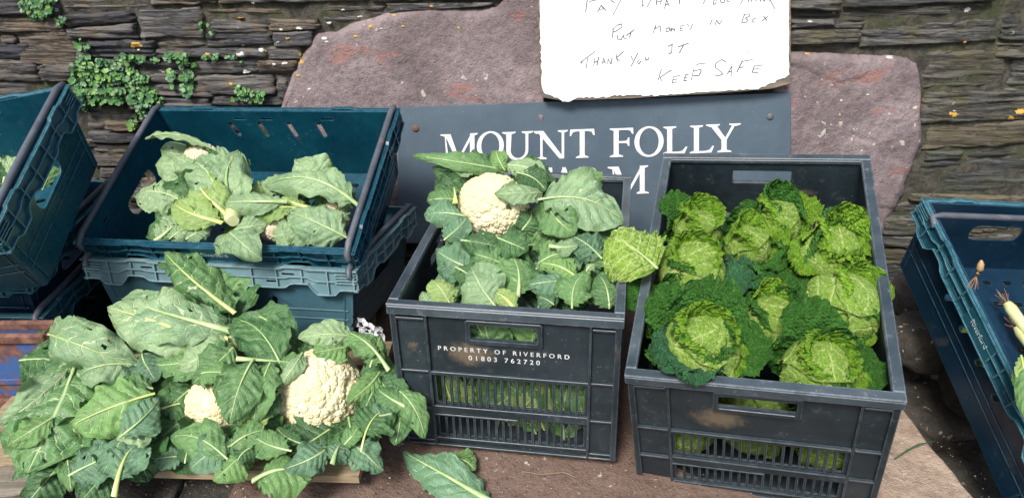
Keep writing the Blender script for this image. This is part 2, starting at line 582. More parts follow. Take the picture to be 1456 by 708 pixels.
M['faded_body'] = mat_plastic('faded_blue_body_plastic', (.028, .085, .115), (.05, .12, .15), (.18, .12, .09), rough=(.4, .6), dust=.3, wear=.4, scuff=(.14, .24, .28))
M['apron'] = mat_plastic('teal_rim_plastic', (.008, .055, .080), (.022, .100, .130), (.09, .11, .11), rough=(.3, .5), dust=.35, wear=.75, scuff=(.18, .36, .42))
M['bale'] = mat_plastic('grey_bale_arm', (.045, .054, .070), (.11, .12, .14), (.17, .13, .11), rough=(.4, .62), dust=.5, scuff=(.24, .25, .27))
M['print'] = mat_simple('white_print', (.66, .66, .64), .6)
M['sign'] = mat_plastic('painted_slate_grey_board', (.058, .088, .115), (.082, .118, .150), (.075, .09, .10), rough=(.55, .75), dust=.16, scuff=(.13, .16, .18))
M['sign_white'] = mat_simple('white_sign_paint', (.80, .80, .79), .55)
M['rust'] = mat_simple('rusty_screw', (.17, .085, .05), .85)
M['screw'] = mat_simple('grey_screw', (.12, .12, .125), .5)
M['board_edge'] = mat_wood('weathered_board_edge', (.09, .075, .06), (.22, .18, .13))
M['wood'] = mat_wood('pallet_wood', (.22, .165, .10), (.38, .30, .19))
M['wood_grey'] = mat_wood('grey_weathered_wood', (.11, .095, .075), (.25, .215, .165))
M['penny_a'] = mat_simple('wall_plant_green', (.065, .19, .045), .5)
M['penny_b'] = mat_simple('wall_plant_dark_green', (.030, .105, .040), .5)
M['penny_c'] = mat_simple('wall_plant_yellow_green', (.14, .28, .05), .5)
M['lichen'] = mat_simple('orange_lichen', (.50, .30, .05), .9)
M['lichen_w'] = mat_simple('white_lichen', (.52, .52, .48), .9)
M['onion'] = mat_simple('dry_bulb_skin', (.45, .30, .14), .6)
M['leek'] = mat_leaf('leek_leaf', (.05, .15, .05), (.10, .24, .08), (.16, .3, .12), vstr=.2)
M['leek_white'] = mat_rib('leek_shank', (.46, .50, .22), (.62, .62, .38))
M['root'] = mat_simple('dry_roots', (.36, .22, .13), .9)
M['redstalk'] = mat_simple('dark_red_stalk', (.16, .02, .015), .5)
M['wrap_w'] = mat_simple('white_film', (.62, .62, .64), .3)
M['wrap_k'] = mat_simple('black_film', (.012, .012, .014), .25)

def mat_board():
    t = NT('white_painted_board')
    co = t.co()
    n = t.noise(co, 9, 4, .6)
    c = t.mix(t.ramp(n, .3, .75), (.84, .84, .83), (.80, .80, .785))
    s = t.noise(t.mapv(co, (14, 1, 90)), 1.4, 4, .7)
    c = t.mix(t.ramp(s, .66, .74, 0, .35), c, (.62, .60, .56))
    return t.fin(c, .5, t.bump(t.noise(t.mapv(co, (4, 1, 60)), 2, 4, .6), .3, .001))
M['board'] = mat_board()

def mat_rustbox():
    t = NT('blue_paint_over_rust')
    co = t.co()
    n = t.noise(co, 12, 6, .7, .3)
    n2 = t.noise(co, 60, 5, .7)
    rust = t.mix(t.ramp(n2, .35, .7), (.085, .035, .024), (.20, .085, .05))
    c = t.mix(t.ramp(t.math('MULTIPLY_ADD', n2, .25, n), .56, .66), (.030, .085, .235), rust)
    return t.fin(c, .7, t.bump(n2, .6, .002))
M['rustbox'] = mat_rustbox()
def mat_rustrim():
    t = NT('rusted_rim')
    n2 = t.noise(t.co(), 50, 5, .7)
    return t.fin(t.mix(t.ramp(n2, .35, .7), (.085, .035, .026), (.21, .10, .07)), .85, t.bump(n2, .7, .003))
M['rustrim'] = mat_rustrim()
# ================================================================== the wall
FR = []      # stones listed by eye: x0, x1, top-left, top-right, bottom-left, bottom-right (pixels of the photograph)
FR += [(-40, 76, -14, -14, 22, 23), (80, 206, -16, -16, 21, 13), (209, 302, -22, -22, 9, 5), (305, 524, -24, -22, 6, 1), (527, 742, -30, -30, 2, -2),
       (-40, 87, 24, 25, 46, 46), (90, 188, 22, 17, 39, 32), (98, 191, 41, 34, 56, 54), (193, 284, 14, 11, 54, 56),
       (287, 402, 14, 13, 28, 24), (405, 548, 11, 8, 25, 21), (551, 700, 6, 4, 19, 9), (298, 379, 30, 29, 49, 47), (382, 452, 27, 27, 45, 42), (456, 520, 24, 22, 33, 29),
       (-2, 19, 50, 50, 61, 62), (20, 106, 48, 46, 92, 88), (-30, 36, 63, 62, 85, 84), (108, 122, 60, 58, 88, 86), (125, 218, 57, 58, 82, 81),
       (222, 288, 58, 57, 68, 66), (292, 385, 51, 49, 68, 64), (388, 444, 47, 44, 66, 66), (222, 378, 71, 69, 82, 81), (380, 428, 68, 68, 84, 84),
       (-30, 51, 87, 87, 117, 117), (54, 110, 92, 89, 117, 116), (112, 190, 86, 84, 100, 101), (192, 273, 84, 84, 99, 98), (275, 366, 88, 84, 107, 103), (368, 420, 87, 87, 104, 106),
       (110, 178, 103, 103, 122, 122), (181, 276, 102, 101, 119, 118), (278, 388, 110, 106, 134, 136), (390, 408, 108, 108, 136, 150), (182, 300, 121, 121, 138, 138), (300, 400, 138, 138, 152, 152),
       (110, 178, 126, 126, 148, 147), (182, 298, 140, 140, 156, 156), (118, 186, 151, 151, 171, 171), (118, 148, 174, 174, 184, 184), (150, 196, 173, 173, 185, 185),
       (125, 196, 188, 188, 203, 203), (128, 190, 206, 206, 217, 218), (130, 200, 221, 221, 236, 236), (140, 200, 239, 239, 254, 254),
       (1126, 1200, -16, -16, 13, 16), (1203, 1420, -20, -20, 12, 2), (1424, 1500, -16, -16, 10, 12), (1126, 1198, 17, 18, 25, 24), (1200, 1405, 18, 5, 32, 22), (1408, 1500, 13, 13, 22, 22),
       (1126, 1188, 28, 28, 40, 36), (1190, 1230, 34, 33, 41, 41), (1126, 1224, 43, 42, 64, 60), (1228, 1424, 43, 27, 67, 60), (1428, 1500, 24, 24, 40, 42), (1428, 1500, 44, 44, 57, 59),
       (1418, 1500, 62, 60, 84, 84), (1322, 1441, 73, 66, 130, 124), (1444, 1500, 88, 88, 122, 122), (1316, 1500, 134, 125, 178, 168),
       (1320, 1500, 182, 172, 214, 204), (1318, 1372, 217, 216, 229, 228), (1376, 1500, 216, 208, 226, 219), (1312, 1500, 232, 224, 273, 276),
       (1296, 1500, 277, 280, 285, 290), (1262, 1318, 289, 289, 306, 306), (1258, 1330, 309, 309, 334, 334), (1256, 1340, 337, 337, 352, 352)]

SLAB_L = dict(top=[(396, 176), (400, 152), (408, 128), (418, 100), (432, 76), (446, 56), (452, 49), (480, 45), (497, 35), (520, 29), (546, 20), (566, 15), (590, 9), (612, 8),
                   (636, 10), (660, 14), (690, 14), (706, 11), (714, 3), (722, -12), (760, -18), (775, -20)], bot=345)
SLAB_R = dict(top=[(1108, 76), (1140, 74), (1180, 76), (1225, 79), (1262, 80), (1292, 83), (1304, 92), (1308, 120), (1308, 150)], bot=345)

wall = empty('stone_wall', WALL_P)
tag(wall, 'drystone wall of dark layered slate with two big purple slabs set in it', 'wall')

def stone_mesh(x0, x1, tl, tr, bl, br, seed, depth=.05, nx=16, nz=7, amp=1.0):
    """box-like slate block in wall coordinates, front face split along its bedding"""
    rs = np.random.RandomState(seed)
    w = x1 - x0
    h = ((tl - bl) + (tr - br)) / 2
    U, V = np.meshgrid(np.linspace(0, 1, nx + 1), np.linspace(0, 1, nz + 1), indexing='ij')
    top = tl + (tr - tl) * U + .12 * h * fbm(U * w * 30, U * 0 + seed, U * 0, 3, 4)
    bot = bl + (br - bl) * U + .12 * h * fbm(U * w * 30, U * 0 + seed + .5, U * 0 + 4, 5, 4)
    X = x0 + w * U
    # ragged ends
    endj = .007 * fbm(V * 3 + seed, V * 0 + 7, V * 0, 9, 3)
    X = X + endj * (np.abs(2 * U - 1) ** 3) * np.sign(2 * U - 1) * 1.3
    Z = bot + (top - bot) * V
    strata = fbm(X * 8 + Z * 9, Z * 150 + seed + X * rs.uniform(-9, 9), X * 0, 11, 4)
    terr = np.round(strata * 3.5) / 3.5
    big = fbm(X * 9, Z * 24, X * 0 + seed, 13, 3)
    e = np.minimum(np.minimum(U, 1 - U) * w, np.minimum(V, 1 - V) * h)
    rnd = np.clip(1 - e / .0045, 0, 1) ** 2
    d = rs.uniform(-.012, .014) + amp * (.005 * strata + (.004 + .005 * rs.rand()) * terr + .008 * big) - rnd * .006 + (V - .5) * rs.uniform(-.010, .012)
    P = np.stack([X, Z, d], -1).reshape(-1, 3)
    n = len(P)
    # border going back into the wall
    idx = [i * (nz + 1) for i in range(nx + 1)] + [nx * (nz + 1) + j for j in range(1, nz + 1)] + \
          [i * (nz + 1) + nz for i in range(nx - 1, -1, -1)] + [j for j in range(nz - 1, 0, -1)]
    back = P[idx].copy()
    back[:, 2] = -depth
    m = len(idx)
    F = grid_faces(nx, nz).tolist()
    for k in range(m):
        F.append([idx[k], n + k, n + (k + 1) % m, idx[(k + 1) % m]])
    P = np.concatenate([P, back])
    # to space: local to the wall root
    ux = np.array([1, 0, 0.]); uu = np.array(WALL_U); un = np.array(WALL_N)
    W = P[:, :1] * ux + P[:, 1:2] * uu + P[:, 2:3] * un
    return W, np.array(F)[:, ::-1]

STV, STF = [], []
def add_stone(args, name='stone', mat=None, **kw):
    V, Fc = stone_mesh(*args, **kw)
    off = sum(len(v) for v in STV)
    STV.append(V + np.array(WALL_P)); STF.append(Fc + off)
    me = mesh_np(name, V, Fc)
    return link(name, me, wall, mat or M['slate'])

rects = []
sd_ = 0
for (x0, x1, tl, tr, bl, br) in FR:
    sd_ += 1
    (ax, atl), (bx, atr) = wall_xz(x0, tl), wall_xz(x1, tr)
    (_, abl), (_, abr) = wall_xz(x0, bl), wall_xz(x1, br)
    add_stone((ax, bx, atl, atr, abl, abr, sd_), nx=max(6, min(30, int((x1 - x0) / 5))), nz=max(6, min(26, int((bl - tl) / 1.7))))
    rects.append((ax, bx, min(abl, abr), max(atl, atr)))
for S in (SLAB_L, SLAB_R):
    pts = [wall_xz(*p) for p in S['top']]
    xs = [p[0] for p in pts]
    lo = wall_xz(700, S['bot'])[1]
    # keep the filler stones out of the slab
    for a, b in zip(pts[:-1], pts[1:]):
        if b[0] > a[0] + .001: rects.append((a[0], b[0], lo, min(a[1], b[1])))

def overlap(a, b):
    return max(0, min(a[1], b[1]) - max(a[0], b[0])) * max(0, min(a[3], b[3]) - max(a[2], b[2]))

rng = random.Random(5)
h = -.34
nfill = 0
while h < 1.12:
    inview = .0 < h < .70
    hh = rng.uniform(.018, .040) if inview else rng.uniform(.045, .075)
    x = -2.0 + rng.uniform(0, .1)
    while x < 2.0:
        ww = rng.uniform(.09, .26) if (inview and abs(x) < 1.4) else rng.uniform(.25, .42)
        r = (x + .0005, x + ww - .0005, h + .0, h + hh - .0)
        ov = sum(overlap(r, q) for q in rects)
        if ov < .12 * ww * hh:
            sd_ += 1
            j = rng.uniform(-.002, .002)
            add_stone((r[0], r[1], r[3] + j, r[3] - j, r[2] - j, r[2] + j, sd_), nx=14, nz=8)
            nfill += 1
        x += ww
    h += hh
print('stones', len(FR), nfill)

# mortar and earth behind the stones
def backing():
    nx, nz = 150, 60
    U, V = np.meshgrid(np.linspace(-2.1, 2.1, nx + 1), np.linspace(-.4, 1.2, nz + 1), indexing='ij')
    d = -.012 + .014 * fbm(U * 30, V * 40, U * 0, 3, 4)
    W = U[..., None] * np.array([1, 0, 0.]) + V[..., None] * np.array(WALL_U) + d[..., None] * np.array(WALL_N)
    link('mortar', mesh_np('mortar', W.reshape(-1, 3), grid_faces(nx, nz)), wall, M['mortar'])
    mb = MB()
    def f(x, h, d): return wall_pt(x, h, d) - WALL_P
    mb.box(-2.1, 2.1, -.4, 1.16, -.45, -.05, f)
    mb.build('wall_core', M['mortar'], wall)
backing()

def slab(S, seed, x_right=None):
    pts = [wall_xz(*p) for p in S['top']]
    lo = wall_xz(700, S['bot'])[1]
    X0, X1 = pts[0][0], pts[-1][0]
    px = np.array([p[0] for p in pts]); pz = np.array([p[1] for p in pts])
    nx, nz = 110, 90
    U, V = np.meshgrid(np.linspace(0, 1, nx + 1), np.linspace(0, 1, nz + 1), indexing='ij')
    X = X0 + (X1 - X0) * U
    T = np.interp(X, px, pz) + .004 * fbm(X * 40, X * 0, X * 0, seed, 4)
    if S is SLAB_R:
        # right edge: leans in towards the bottom
        zz = lo + (T - lo) * V
        e = np.interp(zz[-1], [lo, wall_xz(1270, 300)[1], wall_xz(1305, 200)[1], wall_xz(1308, 100)[1]],
                      [wall_xz(1252, 345)[0], wall_xz(1272, 300)[0], wall_xz(1308, 210)[0], wall_xz(1306, 100)[0]])
        e = e + .006 * fbm(zz[-1] * 30, e * 0, e * 0, seed + 5, 3)
        X = X0 + (e[None, :] - X0) * U
        T = np.interp(X, px, pz) + .004 * fbm(X * 40, X * 0, X * 0, seed, 4)
    Z = lo + (T - lo) * V
    ed = np.minimum((T - Z), np.minimum(X - X.min(), 9))
    if S is SLAB_R: ed = np.minimum(ed, X[-1][None, :] - X)
    else: ed = np.minimum(ed, X - X[0][0])
    rnd = np.clip(1 - ed / .02, 0, 1) ** 2
    d = .010 + .008 * fbm(X * 5, Z * 5, X * 0, seed, 3) + .0028 * fbm(X * 55, Z * 55, X * 0, seed + 3, 4) - rnd * .014
    # a chipped step running across the slab
    st = fbm(X * 3, Z * 7 + X * 1.5, X * 0, seed + 9, 3)
    d = d + .004 * (st > .1) + .003 * (st > .3)
    P = np.stack([X, Z, d], -1).reshape(-1, 3)
    n = len(P)
    idx = [i * (nz + 1) for i in range(nx + 1)] + [nx * (nz + 1) + j for j in range(1, nz + 1)] + \
          [i * (nz + 1) + nz for i in range(nx - 1, -1, -1)] + [j for j in range(nz - 1, 0, -1)]
    back = P[idx].copy(); back[:, 2] = -.04
    m = len(idx)
    Fc = grid_faces(nx, nz).tolist() + [[idx[k], n + k, n + (k + 1) % m, idx[(k + 1) % m]] for k in range(m)]
    P = np.concatenate([P, back])
    W = P[:, :1] * np.array([1, 0, 0.]) + P[:, 1:2] * np.array(WALL_U) + P[:, 2:3] * np.array(WALL_N)
    Fc = np.array(Fc)[:, ::-1]
    off = sum(len(v) for v in STV)
    STV.append(W + np.array(WALL_P)); STF.append(Fc + off)
    return link('stone_slab', mesh_np('stone_slab', W, Fc), wall, M['slab'])
o = slab(SLAB_L, 31); o['label'] = 'big purple slab with lichen and red stains left of the white board'
o = slab(SLAB_R, 47); o['label'] = 'purple slab right of the grey farm sign'

WALLBVH = BVHTree.FromPolygons([tuple(v) for v in np.concatenate(STV)], [tuple(int(i) for i in f) for f in np.concatenate(STF)])
def wall_hit(px, py):
    d = pdir(px, py).normalized()
    r = WALLBVH.ray_cast(CAMP, d)
    if r[0] is None or (r[0] - CAMP).length > 3: return on_wall(px, py, 0), WALL_N
    n = r[1]
    if n.dot(d) > 0: n = -n
    return r[0], n

# lichen crusts on the stones
def lichen(px, py, r, mat, seed):
    rs = random.Random(seed)
    mb = MB()
    n = 14
    shp = [rs.uniform(.5, 1.15) for _ in range(n)]
    vs = [wall_hit(px, py)[0] + WALL_N * .0016 - WALL_P]
    for q, lift in ((.35, .0018), (.7, .0016), (1.0, .0002)):
        for k in range(n):
            a = 2 * math.pi * k / n
            p, nn = wall_hit(px + math.cos(a) * r * shp[k] * q * 1.25, py + math.sin(a) * r * shp[k] * q * .8)
            vs.append(p + WALL_N * lift - WALL_P)
    fs = [(0, 1 + k, 1 + (k + 1) % n) for k in range(n)]
    for q in (0, 1):
        fs += [(1 + q * n + k, 1 + (q + 1) * n + k, 1 + (q + 1) * n + (k + 1) % n, 1 + q * n + (k + 1) % n) for k in range(n)]
    mb.add(vs, fs, True)
    mb.build('lichen', mat, wall)
for i, (x, y, r) in enumerate([(342, 23, 7), (429, 18, 7), (193, 64, 9), (294, 79, 6), (380, 73, 3), (328, 119, 3), (425, 88, 7), (428, 78, 5), (424, 108, 4), (409, 55, 4),
                               (527, 38, 4), (506, 52, 4), (573, 38, 3), (652, 40, 3), (614, 10, 4), (1356, 163, 7), (1450, 158, 9), (1437, 168, 6), (1372, 60, 3), (414, 15, 3), (560, 22, 3), (1148, 76, 4)]):
    lichen(x, y, r * .8, M['lichen'], i)
for i, (x, y, r) in enumerate([(197, 71, 3), (346, 66, 5), (372, 71, 6), (342, 78, 8), (350, 103, 7), (390, 92, 4), (404, 90, 6), (361, 4, 4), (400, 43, 4), (424, 41, 5), (427, 42, 5), (395, 61, 4),
                               (512, 22, 8), (520, 20, 7), (488, 15, 4), (468, 33, 5), (462, 55, 6), (542, 41, 3), (440, 127, 3), (1357, 158, 3), (1152, 31, 5), (1375, 14, 8), (1265, 81, 7), (1196, 143, 3), (1234, 135, 3), (1186, 18, 4), (465, 60, 4)]):
    lichen(x, y, r * .65, M['lichen_w'], i + 50)

# ================================================================== plants growing from the wall
def round_leaf(mb, c, n, r, rs):
    n = n.normalized()
    a = n.cross(Vector((rs.uniform(-1, 1), rs.uniform(-1, 1), rs.uniform(-1, 1)))).normalized()
    b = n.cross(a)
    vs = [c + n * (-r * .12)]
    k = 10
    for i in range(k):
        t = 2 * math.pi * (i + .5) / k
        rr = r * (1.0 if i % 2 else .86) * (.62 if i in (0,) else 1)
        vs.append(c + a * math.cos(t) * rr + b * math.sin(t) * rr + n * (r * rs.uniform(-.1, .2)))
    mb.add(vs, [(0, 1 + i, 1 + (i + 1) % k) for i in range(k)], True)

def wall_plant(label, blobs, dens, seed, rr=(3.0, 5.5)):
    rs = random.Random(seed)
    c0 = wall_hit(blobs[0][0], blobs[0][1])[0]
    root = empty('wall_plant', c0)
    tag(root, label, 'wall plant', 'small leafy plants rooted in the wall joints')
    mbs = [MB(), MB(), MB()]
    st = MB()
    for (bx, by, rx, ry) in blobs:
        for k in range(max(4, int(dens * 1.9 * rx * ry))):
            a = rs.uniform(0, 6.28); q = math.sqrt(rs.random())
            px, py = bx + math.cos(a) * q * rx, by + math.sin(a) * q * ry
            p, n = wall_hit(px, py)
            lift = rs.uniform(.004, .022) * (1.2 - .5 * q)
            c = p + WALL_N * lift - c0
            nn = (WALL_N + Vector((rs.uniform(-.5, .5), rs.uniform(-.3, .3), rs.uniform(-.1, .8))))
            r = rs.uniform(*rr) * rs.choice([.8, 1.0, 1.25]) * 1.42 / F_PX
            round_leaf(rs.choice(mbs[:2] + [mbs[0]]) if rs.random() < .85 else mbs[2], c, nn, r, rs)
            if k % 4 == 0:
                st.tube([p - c0, p - c0 + WALL_N * lift * .7 + Vector((rs.uniform(-.006, .006), 0, .004)), c], .0007, 4)
    for mb, m in zip(mbs, ('penny_a', 'penny_b', 'penny_c')):
        if mb.v:
            o = mb.build('foliage', M[m], root); o['kind'] = 'stuff'
    if st.v:
        o = st.build('stems', M['penny_a'], root); o['kind'] = 'stuff'
wall_plant('round-leaved plant trailing at the top left corner of the wall', [(58, 8, 24, 18), (66, 16, 10, 10), (40, 6, 8, 6), (50, 24, 8, 8)], .09, 1)
wall_plant('tiny sprig in a joint just right of the corner plant', [(88, 30, 6, 8)], .2, 2, (2.2, 3.5))
wall_plant('largest spreading green plant above the left crates', [(140, 110, 40, 28), (170, 120, 44, 26), (125, 92, 22, 14), (195, 135, 34, 12), (120, 130, 14, 20), (222, 140, 14, 8), (150, 145, 30, 6), (120, 66, 9, 6), (114, 58, 8, 4), (128, 70, 6, 6), (180, 84, 14, 6), (206, 84, 24, 4), (122, 150, 8, 8)], .105, 3)
wall_plant('hanging tuft dropping beside the corner of the blue crate', [(203, 158, 8, 10), (196, 170, 9, 10), (190, 178, 5, 5), (213, 148, 8, 7)], .14, 4)
wall_plant('trailing sprig of small leaves right of the spreading plant', [(247, 80, 12, 6), (262, 86, 8, 10), (278, 90, 4, 5), (246, 108, 8, 8), (268, 110, 9, 9), (268, 128, 8, 12), (276, 97, 3, 5), (250, 120, 4, 4)], .16, 5)
wall_plant('two-leaf sprig under the orange lichen patch', [(292, 37, 7, 8), (300, 46, 6, 6)], .2, 6, (2.5, 4))
wall_plant('sprig with orange-edged leaves in a joint mid wall', [(295, 81, 5, 4), (308, 82, 4, 5), (331, 81, 8, 4), (346, 87, 2, 2)], .25, 7, (2.2, 4))
wall_plant('compact tuft just above the back rim of the blue crate', [(344, 130, 9, 9), (356, 136, 16, 9), (372, 138, 8, 8), (335, 138, 5, 4)], .13, 8, (2.6, 4.6))

# ================================================================== the two signs
SIGN_N = (WALL_N + Vector((0, 0, .03))).normalized()
SIGN_P = WALL_P + WALL_N * .034
def on_plane(px, py, P, N, off=0.0):
    d = pdir(px, py)
    p0 = P + N * off
    return CAMP + d * ((p0 - CAMP).dot(N) / d.dot(N))

def plane_map(P, N, org):
    def f(u, v, d):
        return on_plane(u, v, P, N, 0) + N * d - org
    return f

so = on_plane(846, 300, SIGN_P, SIGN_N)
sign = empty('farm_sign', so)
tag(sign, 'dark grey painted board lettered MOUNT FOLLY FARM in white behind the crates', 'sign')
fs_ = plane_map(SIGN_P, SIGN_N, so)
mb = MB()
mb.plate([(566, 154), (1124.5, 132), (1125, 345), (566, 345)][::-1], [], -.014, 0.0, fs_)
mb.build('board', M['sign'], sign, .0012)

# serif capitals, drawn as strokes: units = cap height
def ell(cx, cy, rx, ry, n=40, a0=0, a1=360):
    return [(cx + rx * math.cos(R(a0 + (a1 - a0) * i / n)), cy + ry * math.sin(R(a0 + (a1 - a0) * i / n))) for i in range(n + (0 if a1 - a0 == 360 else 1))]
def rect(x0, x1, y0, y1): return [(x0, y0), (x1, y0), (x1, y1), (x0, y1)]
def diag(x0, x1, y0, y1, w0, w1=None):
    w1 = w1 or w0
    return [(x0, y0), (x0 + w0, y0), (x1 + w1, y1), (x1, y1)]
def serif(x0, x1, y, up, xa, xb):      # bracketed serif on stem xa..xb
    s = 1 if up else -1
    return [(x0, y), (x1, y), (x1, y + s * .035), (xb, y + s * .085), (xa, y + s * .085), (x0, y + s * .035)]
T_, N_ = .155, .075
def G(ch):
    """list of (outline, holes), width"""
    if ch == 'O':
        return [(ell(.5, .5, .5, .53), [ell(.5, .5, .335, .465)])], 1.0
    if ch == 'M':
        return [(diag(.07, .13, 1, 0, .03, N_), []), (diag(.07, .44, 1, 0, T_ + .03, .1), []), (diag(.90, .46, 1, 0, .09, .075), []), (rect(.86, 1.0, 0, 1), []),
                (serif(.02, .30, 0, True, .13, .205), []), (serif(.77, 1.12, 0, True, .86, 1.0), []), (serif(-.06, .22, 1, False, .07, .20), []), (serif(.86, 1.1, 1, False, .9, 1.0), [])], 1.05
    if ch == 'U':
        arc = ell(.42, .34, .32, .36, 24, 180, 360)
        arc2 = ell(.445, .34, .215, .29, 24, 360, 180)
        return [([(.10, 1)] + arc + [(.74, 1), (.66, 1)] + arc2 + [(.255, 1), ], []), (serif(-.02, .37, 1, False, .10, .255), []), (serif(.55, .88, 1, False, .66, .74), [])], .86
    if ch == 'N':
        return [(rect(.13, .20, 0, 1), []), (diag(.02, .70, 1, 0, .20, .14), []), (rect(.765, .84, 0, 1), []), (serif(.02, .32, 0, True, .13, .20), []), (serif(.65, .95, 1, False, .765, .84), []), (serif(-.06, .15, 1, False, .0, .15), [])], .92
    if ch == 'T':
        return [(rect(.325, .485, 0, 1), []), ([(0, .78), (.045, .78), (.10, .90), (.20, .935), (.60, .935), (.71, .90), (.765, .78), (.81, .78), (.79, 1.0), (.02, 1.0)], []), (serif(.20, .61, 0, True, .325, .485), [])], .82
    if ch == 'F':
        return [(rect(.12, .275, 0, 1), []), ([(.2, .935), (.55, .935), (.64, .90), (.69, .79), (.73, .79), (.72, 1.0), (.2, 1.0)], []), ([(.25, .48), (.48, .48), (.54, .45), (.565, .37), (.605, .37), (.605, .66), (.565, .66), (.54, .575), (.48, .545), (.25, .545)], []),
                (serif(.0, .41, 0, True, .12, .275), []), (serif(.0, .3, 1, False, .12, .275), [])], .74
    if ch == 'L':
        return [(rect(.12, .275, 0, 1), []), ([(.2, 0), (.66, 0), (.74, .24), (.70, .24), (.60, .10), (.48, .065), (.2, .065)], []), (serif(.0, .25, 0, True, .12, .25), []), (serif(.0, .40, 1, False, .12, .275), [])], .76
    if ch == 'Y':
        return [(rect(.41, .565, 0, .5), []), (diag(.05, .41, 1, .44, .19, .155), []), (diag(.76, .49, 1, .44, .085, .075), []), (serif(.29, .70, 0, True, .41, .565), []), (serif(-.05, .36, 1, False, .06, .25), []), (serif(.64, .98, 1, False, .76, .85), [])], .96
    if ch == 'A':
        return [(diag(.06, .41, 0, 1, .075, .08), []), (diag(.66, .38, 0, 1, .19, .12), []), (rect(.22, .68, .32, .39), []), (serif(-.06, .25, 0, True, .06, .13), []), (serif(.55, .97, 0, True, .66, .85), [])], .92
    if ch == 'R':
        return [(rect(.12, .275, 0, 1), []), (ell(.30, .735, .33, .265, 20, -90, 90) + [(.2, 1.0), (.2, .47)], [ell(.28, .735, .19, .20, 20, -90, 90) + [(.277, .935), (.277, .535)]]),
                (diag(.66, .34, 0, .5, .20, .17), []), (serif(.0, .40, 0, True, .12, .275), []), (serif(.0, .3, 1, False, .12, .275), [])], .85
letters = [('M', 629, 677, 190.5, 228), ('O', 678, 716.5, 188, 227), ('U', 715, 757, 187.5, 227), ('N', 762, 806, 186, 226), ('T', 810, 846, 184, 224.5),
           ('F', 867, 901, 182.5, 223), ('O', 902, 943.5, 181, 222), ('L', 943, 978, 180, 218.5), ('L', 981, 1016, 178.5, 217.5), ('Y', 1006, 1052, 176.5, 216.5),
           ('F', 752, 786, 239, 279), ('A', 783, 822, 238, 278), ('R', 823, 860, 237.5, 277), ('M', 867, 919, 236.5, 276)]
for ch, x0, x1, yt, yb in letters:
    parts, wd = G(ch)
    mb = MB()
    sl = -.039
    for k, (ol, hs) in enumerate(parts):
        def m(u, v, d):
            X = x0 + (x1 - x0) * u / wd
            Y = yb + (yt - yb) * v + sl * (X - (x0 + x1) / 2)
            return fs_(X, Y, d)
        mb.plate(ol, hs, -.001, .0012 + k * .00012, m)
    mb.build('letter', M['sign_white'], sign)
for (x, y, mt) in ((591, 183, 'rust'), (1095, 166, 'screw')):
    p = on_plane(x, y, SIGN_P, SIGN_N) - so
    mb = MB()
    q = SIGN_N
    mb.tube([p - q * .002, p + q * .0018, p + q * .0032, p + q * .004], [.0085, .0085, .006, .002], 12, up=Vector((1, 0, 0)))
    mb.build('screw', M[mt], sign)

# white painted board with handwriting
BP = WALL_P + WALL_N * .060
BN = (WALL_N + Vector((0, 0, .02))).normalized()
bo = on_plane(945, 70, BP, BN)
board = empty('white_notice_board', bo)
tag(board, 'white painted board with ragged edges and pencilled PUT MONEY IN BOX note', 'notice board')
fb = plane_map(BP, BN, bo)
rs = random.Random(11)
mb = MB()
wood_out = [(763, -75), (765, 20), (767, 80), (769, 130), (772, 139), (800, 143.5), (900, 140), (1000, 134), (1060, 130), (1100, 126), (1124, 119), (1125, 40), (1124, -75)]
mb.plate(wood_out[::-1], [], -.018, -.0015, fb)
mb.build('board_core', M['board_edge'], board)
def jag(a, b, n, amp):
    out = []
    for i in range(n):
        t = i / n
        out.append((a[0] + (b[0] - a[0]) * t + rs.uniform(-amp, amp) * .8, a[1] + (b[1] - a[1]) * t + rs.uniform(-amp, amp)))
    return out
pl = jag((767, -74), (768, 66), 26, .9) + jag((769, 66), (771, 128), 14, 1.3) + jag((773, 132), (797, 141), 6, 1.0) + jag((800, 145), (813, 144.5), 4, .8) + jag((822, 139), (870, 138), 12, 1.2) + \
     jag((870, 136), (935, 136), 16, 1.4) + jag((935, 135), (1000, 131), 14, 1.5) + jag((1000, 131), (1072, 127), 14, .9) + jag((1078, 126), (1119, 109), 14, 1.4) + jag((1121.5, 106), (1121.5, -74), 34, .8)
mb = MB()
mb.plate(pl[::-1], [], -.0018, .0012, fb)
mb.build('paint_skin', M['board'], board)
M['pencil'] = mat_simple('pencil_line', (.10, .10, .11), .8)
